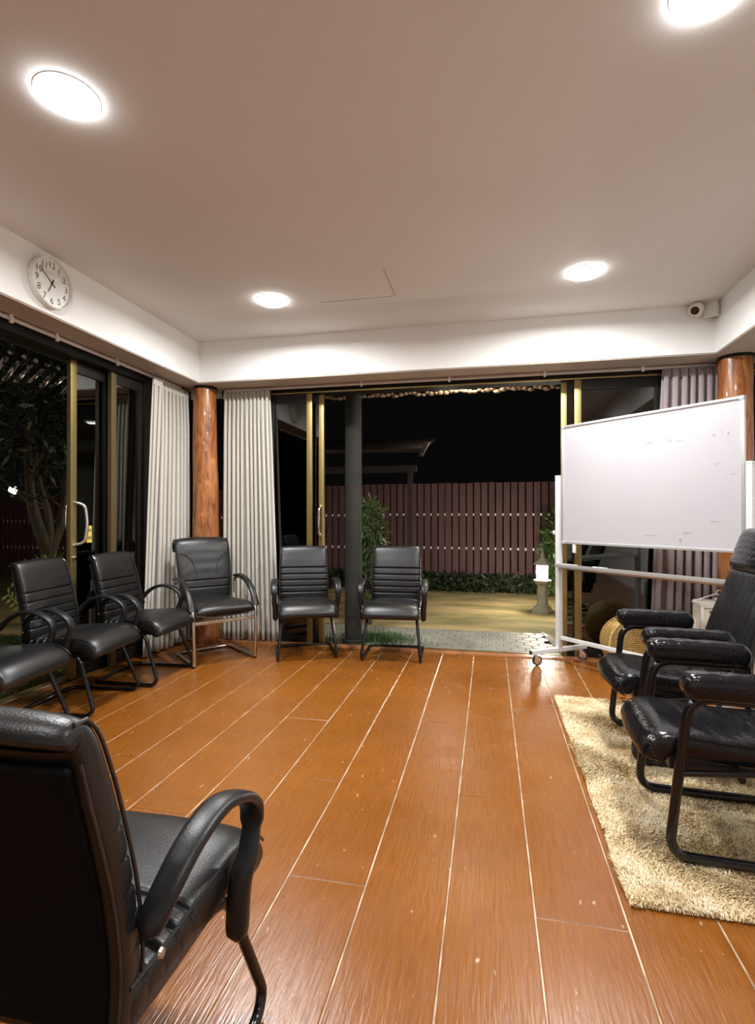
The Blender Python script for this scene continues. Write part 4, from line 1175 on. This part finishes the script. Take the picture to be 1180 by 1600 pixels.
t = thing('terracotta_pot', 'small terracotta pot at the foot of the garden tree', 'pot', (-5.0, 5.20, GZ - .06))
q = MB(); q.lathe([(.10, 0), (.12, .55), (.13, .70), (.155, .70), (.155, .78), (.13, .78), (.125, .72), (0, .72)], 28); q.build('pot_body', M_pot, t)
V = []; rr = np.random.default_rng(12)
for k in range(46):
    a_ = rr.uniform(0, 2 * PI); el = rr.uniform(.2, 1.2); L_ = rr.uniform(.14, .30)
    d_ = np.array([math.cos(a_) * math.cos(el), math.sin(a_) * math.cos(el), math.sin(el)]); s_ = np.array([-math.sin(a_), math.cos(a_), 0]) * .018
    b_ = np.array([0, 0, .73]); V.append([b_ - s_ * .7, b_ + d_ * L_ * .5 - s_, b_ + d_ * L_, b_ + d_ * L_ * .5 + s_])
fast_mesh('leaves', np.array(V), [(0, 1, 2, 3)], t, M_leaf_b)

t = thing('succulent_branch', 'pale green leafy branch arching over the middle chair of the left row outside', 'plant', (-4.45, 4.30, GZ - .04))
q = MB(); br = [(0.05, .36, 0), (0, .34, .5), (-.02, .28, .86), (0, .12, .93), (0, 0, .87), (.02, -.12, .72)]
q.tube(br, .008, seg=7, fil=.12)
q.tube([(0.05, .36, .1), (.1, -.1, .45), (.05, -.22, .62)], .007, seg=7, fil=.12); q.build('stem', M_leaf_b, t)
V = []
def pair(p, d, L_):
    p = np.array(p); d = np.array(d) / np.linalg.norm(d)
    for s in (-1, 1):
        sd = np.array([.25 * s, 0, .75 * s]) + d * .5; sd /= np.linalg.norm(sd); w_ = np.cross(sd, [1, 0, 0]); w_ = w_ / np.linalg.norm(w_) * L_ * .2
        V.append([p, p + sd * L_ * .55 + w_, p + sd * L_, p + sd * L_ * .55 - w_])
for k in range(6):
    f = k / 5; pair((.01 * f, .02 - .13 * f, .88 - .14 * f), (0, -.7, -.7), .085)
for k in range(6):
    f = k / 5; pair((.09 - .03 * f, -.05 - .17 * f, .42 + .20 * f), (0, -.6, .7), .08)
fast_mesh('leaves', np.array(V), [(0, 1, 2, 3)], t, M_leaf_b)

# far street lamp
t = thing('street_lamp', 'distant bright street lamp beyond the fence seen through the left doorway', 'street lamp', (-12.9, 12.1, GZ - .2))
q = MB(); q.lathe([(.05, 0), (.04, 2.1)], 12); q.build('pole', M_shelter, t)
q = MB(); q.lathe([(0, 2.08), (.07, 2.11), (.10, 2.20), (.07, 2.29), (0, 2.32)], 20); q.build('globe', M_street, t)

# moonlight-weak world, added fill lights in the garden
wd = bpy.data.worlds.new('night'); bpy.context.scene.world = wd; wd.use_nodes = True
nt = wd.node_tree
bg = nt.nodes['Background']; bg.inputs[0].default_value = (.006, .0058, .0055, 1); bg.inputs[1].default_value = .4
# added point fills that brighten the garden; no lamp stands there
for loc, e_, c_ in (((-4.3, 6.6, 1.9), 26, (1, .86, .66)), ((-7.2, 4.2, 1.2), 22, (1, .86, .66)), ((-.6, 7.6, 2.3), 16, (1, .9, .75))):
    ld = bpy.data.lights.new('garden_fill', 'POINT'); ld.energy = e_; ld.color = c_; ld.shadow_soft_size = .15
    lo = bpy.data.objects.new('garden_fill', ld); C.objects.link(lo); lo.location = loc

ld = bpy.data.lights.new('eave_fill', 'AREA'); ld.shape = 'DISK'; ld.size = .16; ld.energy = 32; ld.color = (1, .92, .78)  # added fill without a fixture, hidden under the eave to brighten ground and lantern
lo = bpy.data.objects.new('eave_fill', ld); C.objects.link(lo); lo.location = (-.2, 5.12, 2.52)
# ------------------------------------------------------------------ camera
cam = bpy.data.cameras.new('camera'); co = bpy.data.objects.new('camera', cam); C.objects.link(co)
co.location = (0, 0, 1.2)
co.rotation_euler = (PI / 2 + .00456, 0, .21035)
cam.sensor_fit = 'HORIZONTAL'; cam.sensor_width = 36; cam.lens = 820.92 * 36 / 1180
cam.shift_y = .7 / 1180; cam.clip_start = .02; cam.clip_end = 200
bpy.context.scene.camera = co
sc_ = bpy.context.scene
sc_.view_settings.view_transform = 'Standard'; sc_.view_settings.look = 'None'
sc_.view_settings.exposure = .0; sc_.view_settings.gamma = 1.0
sc_.cycles.use_denoising = True
sc_.cycles.max_bounces = 8; sc_.cycles.transparent_max_bounces = 16; sc_.cycles.sample_clamp_indirect = 6
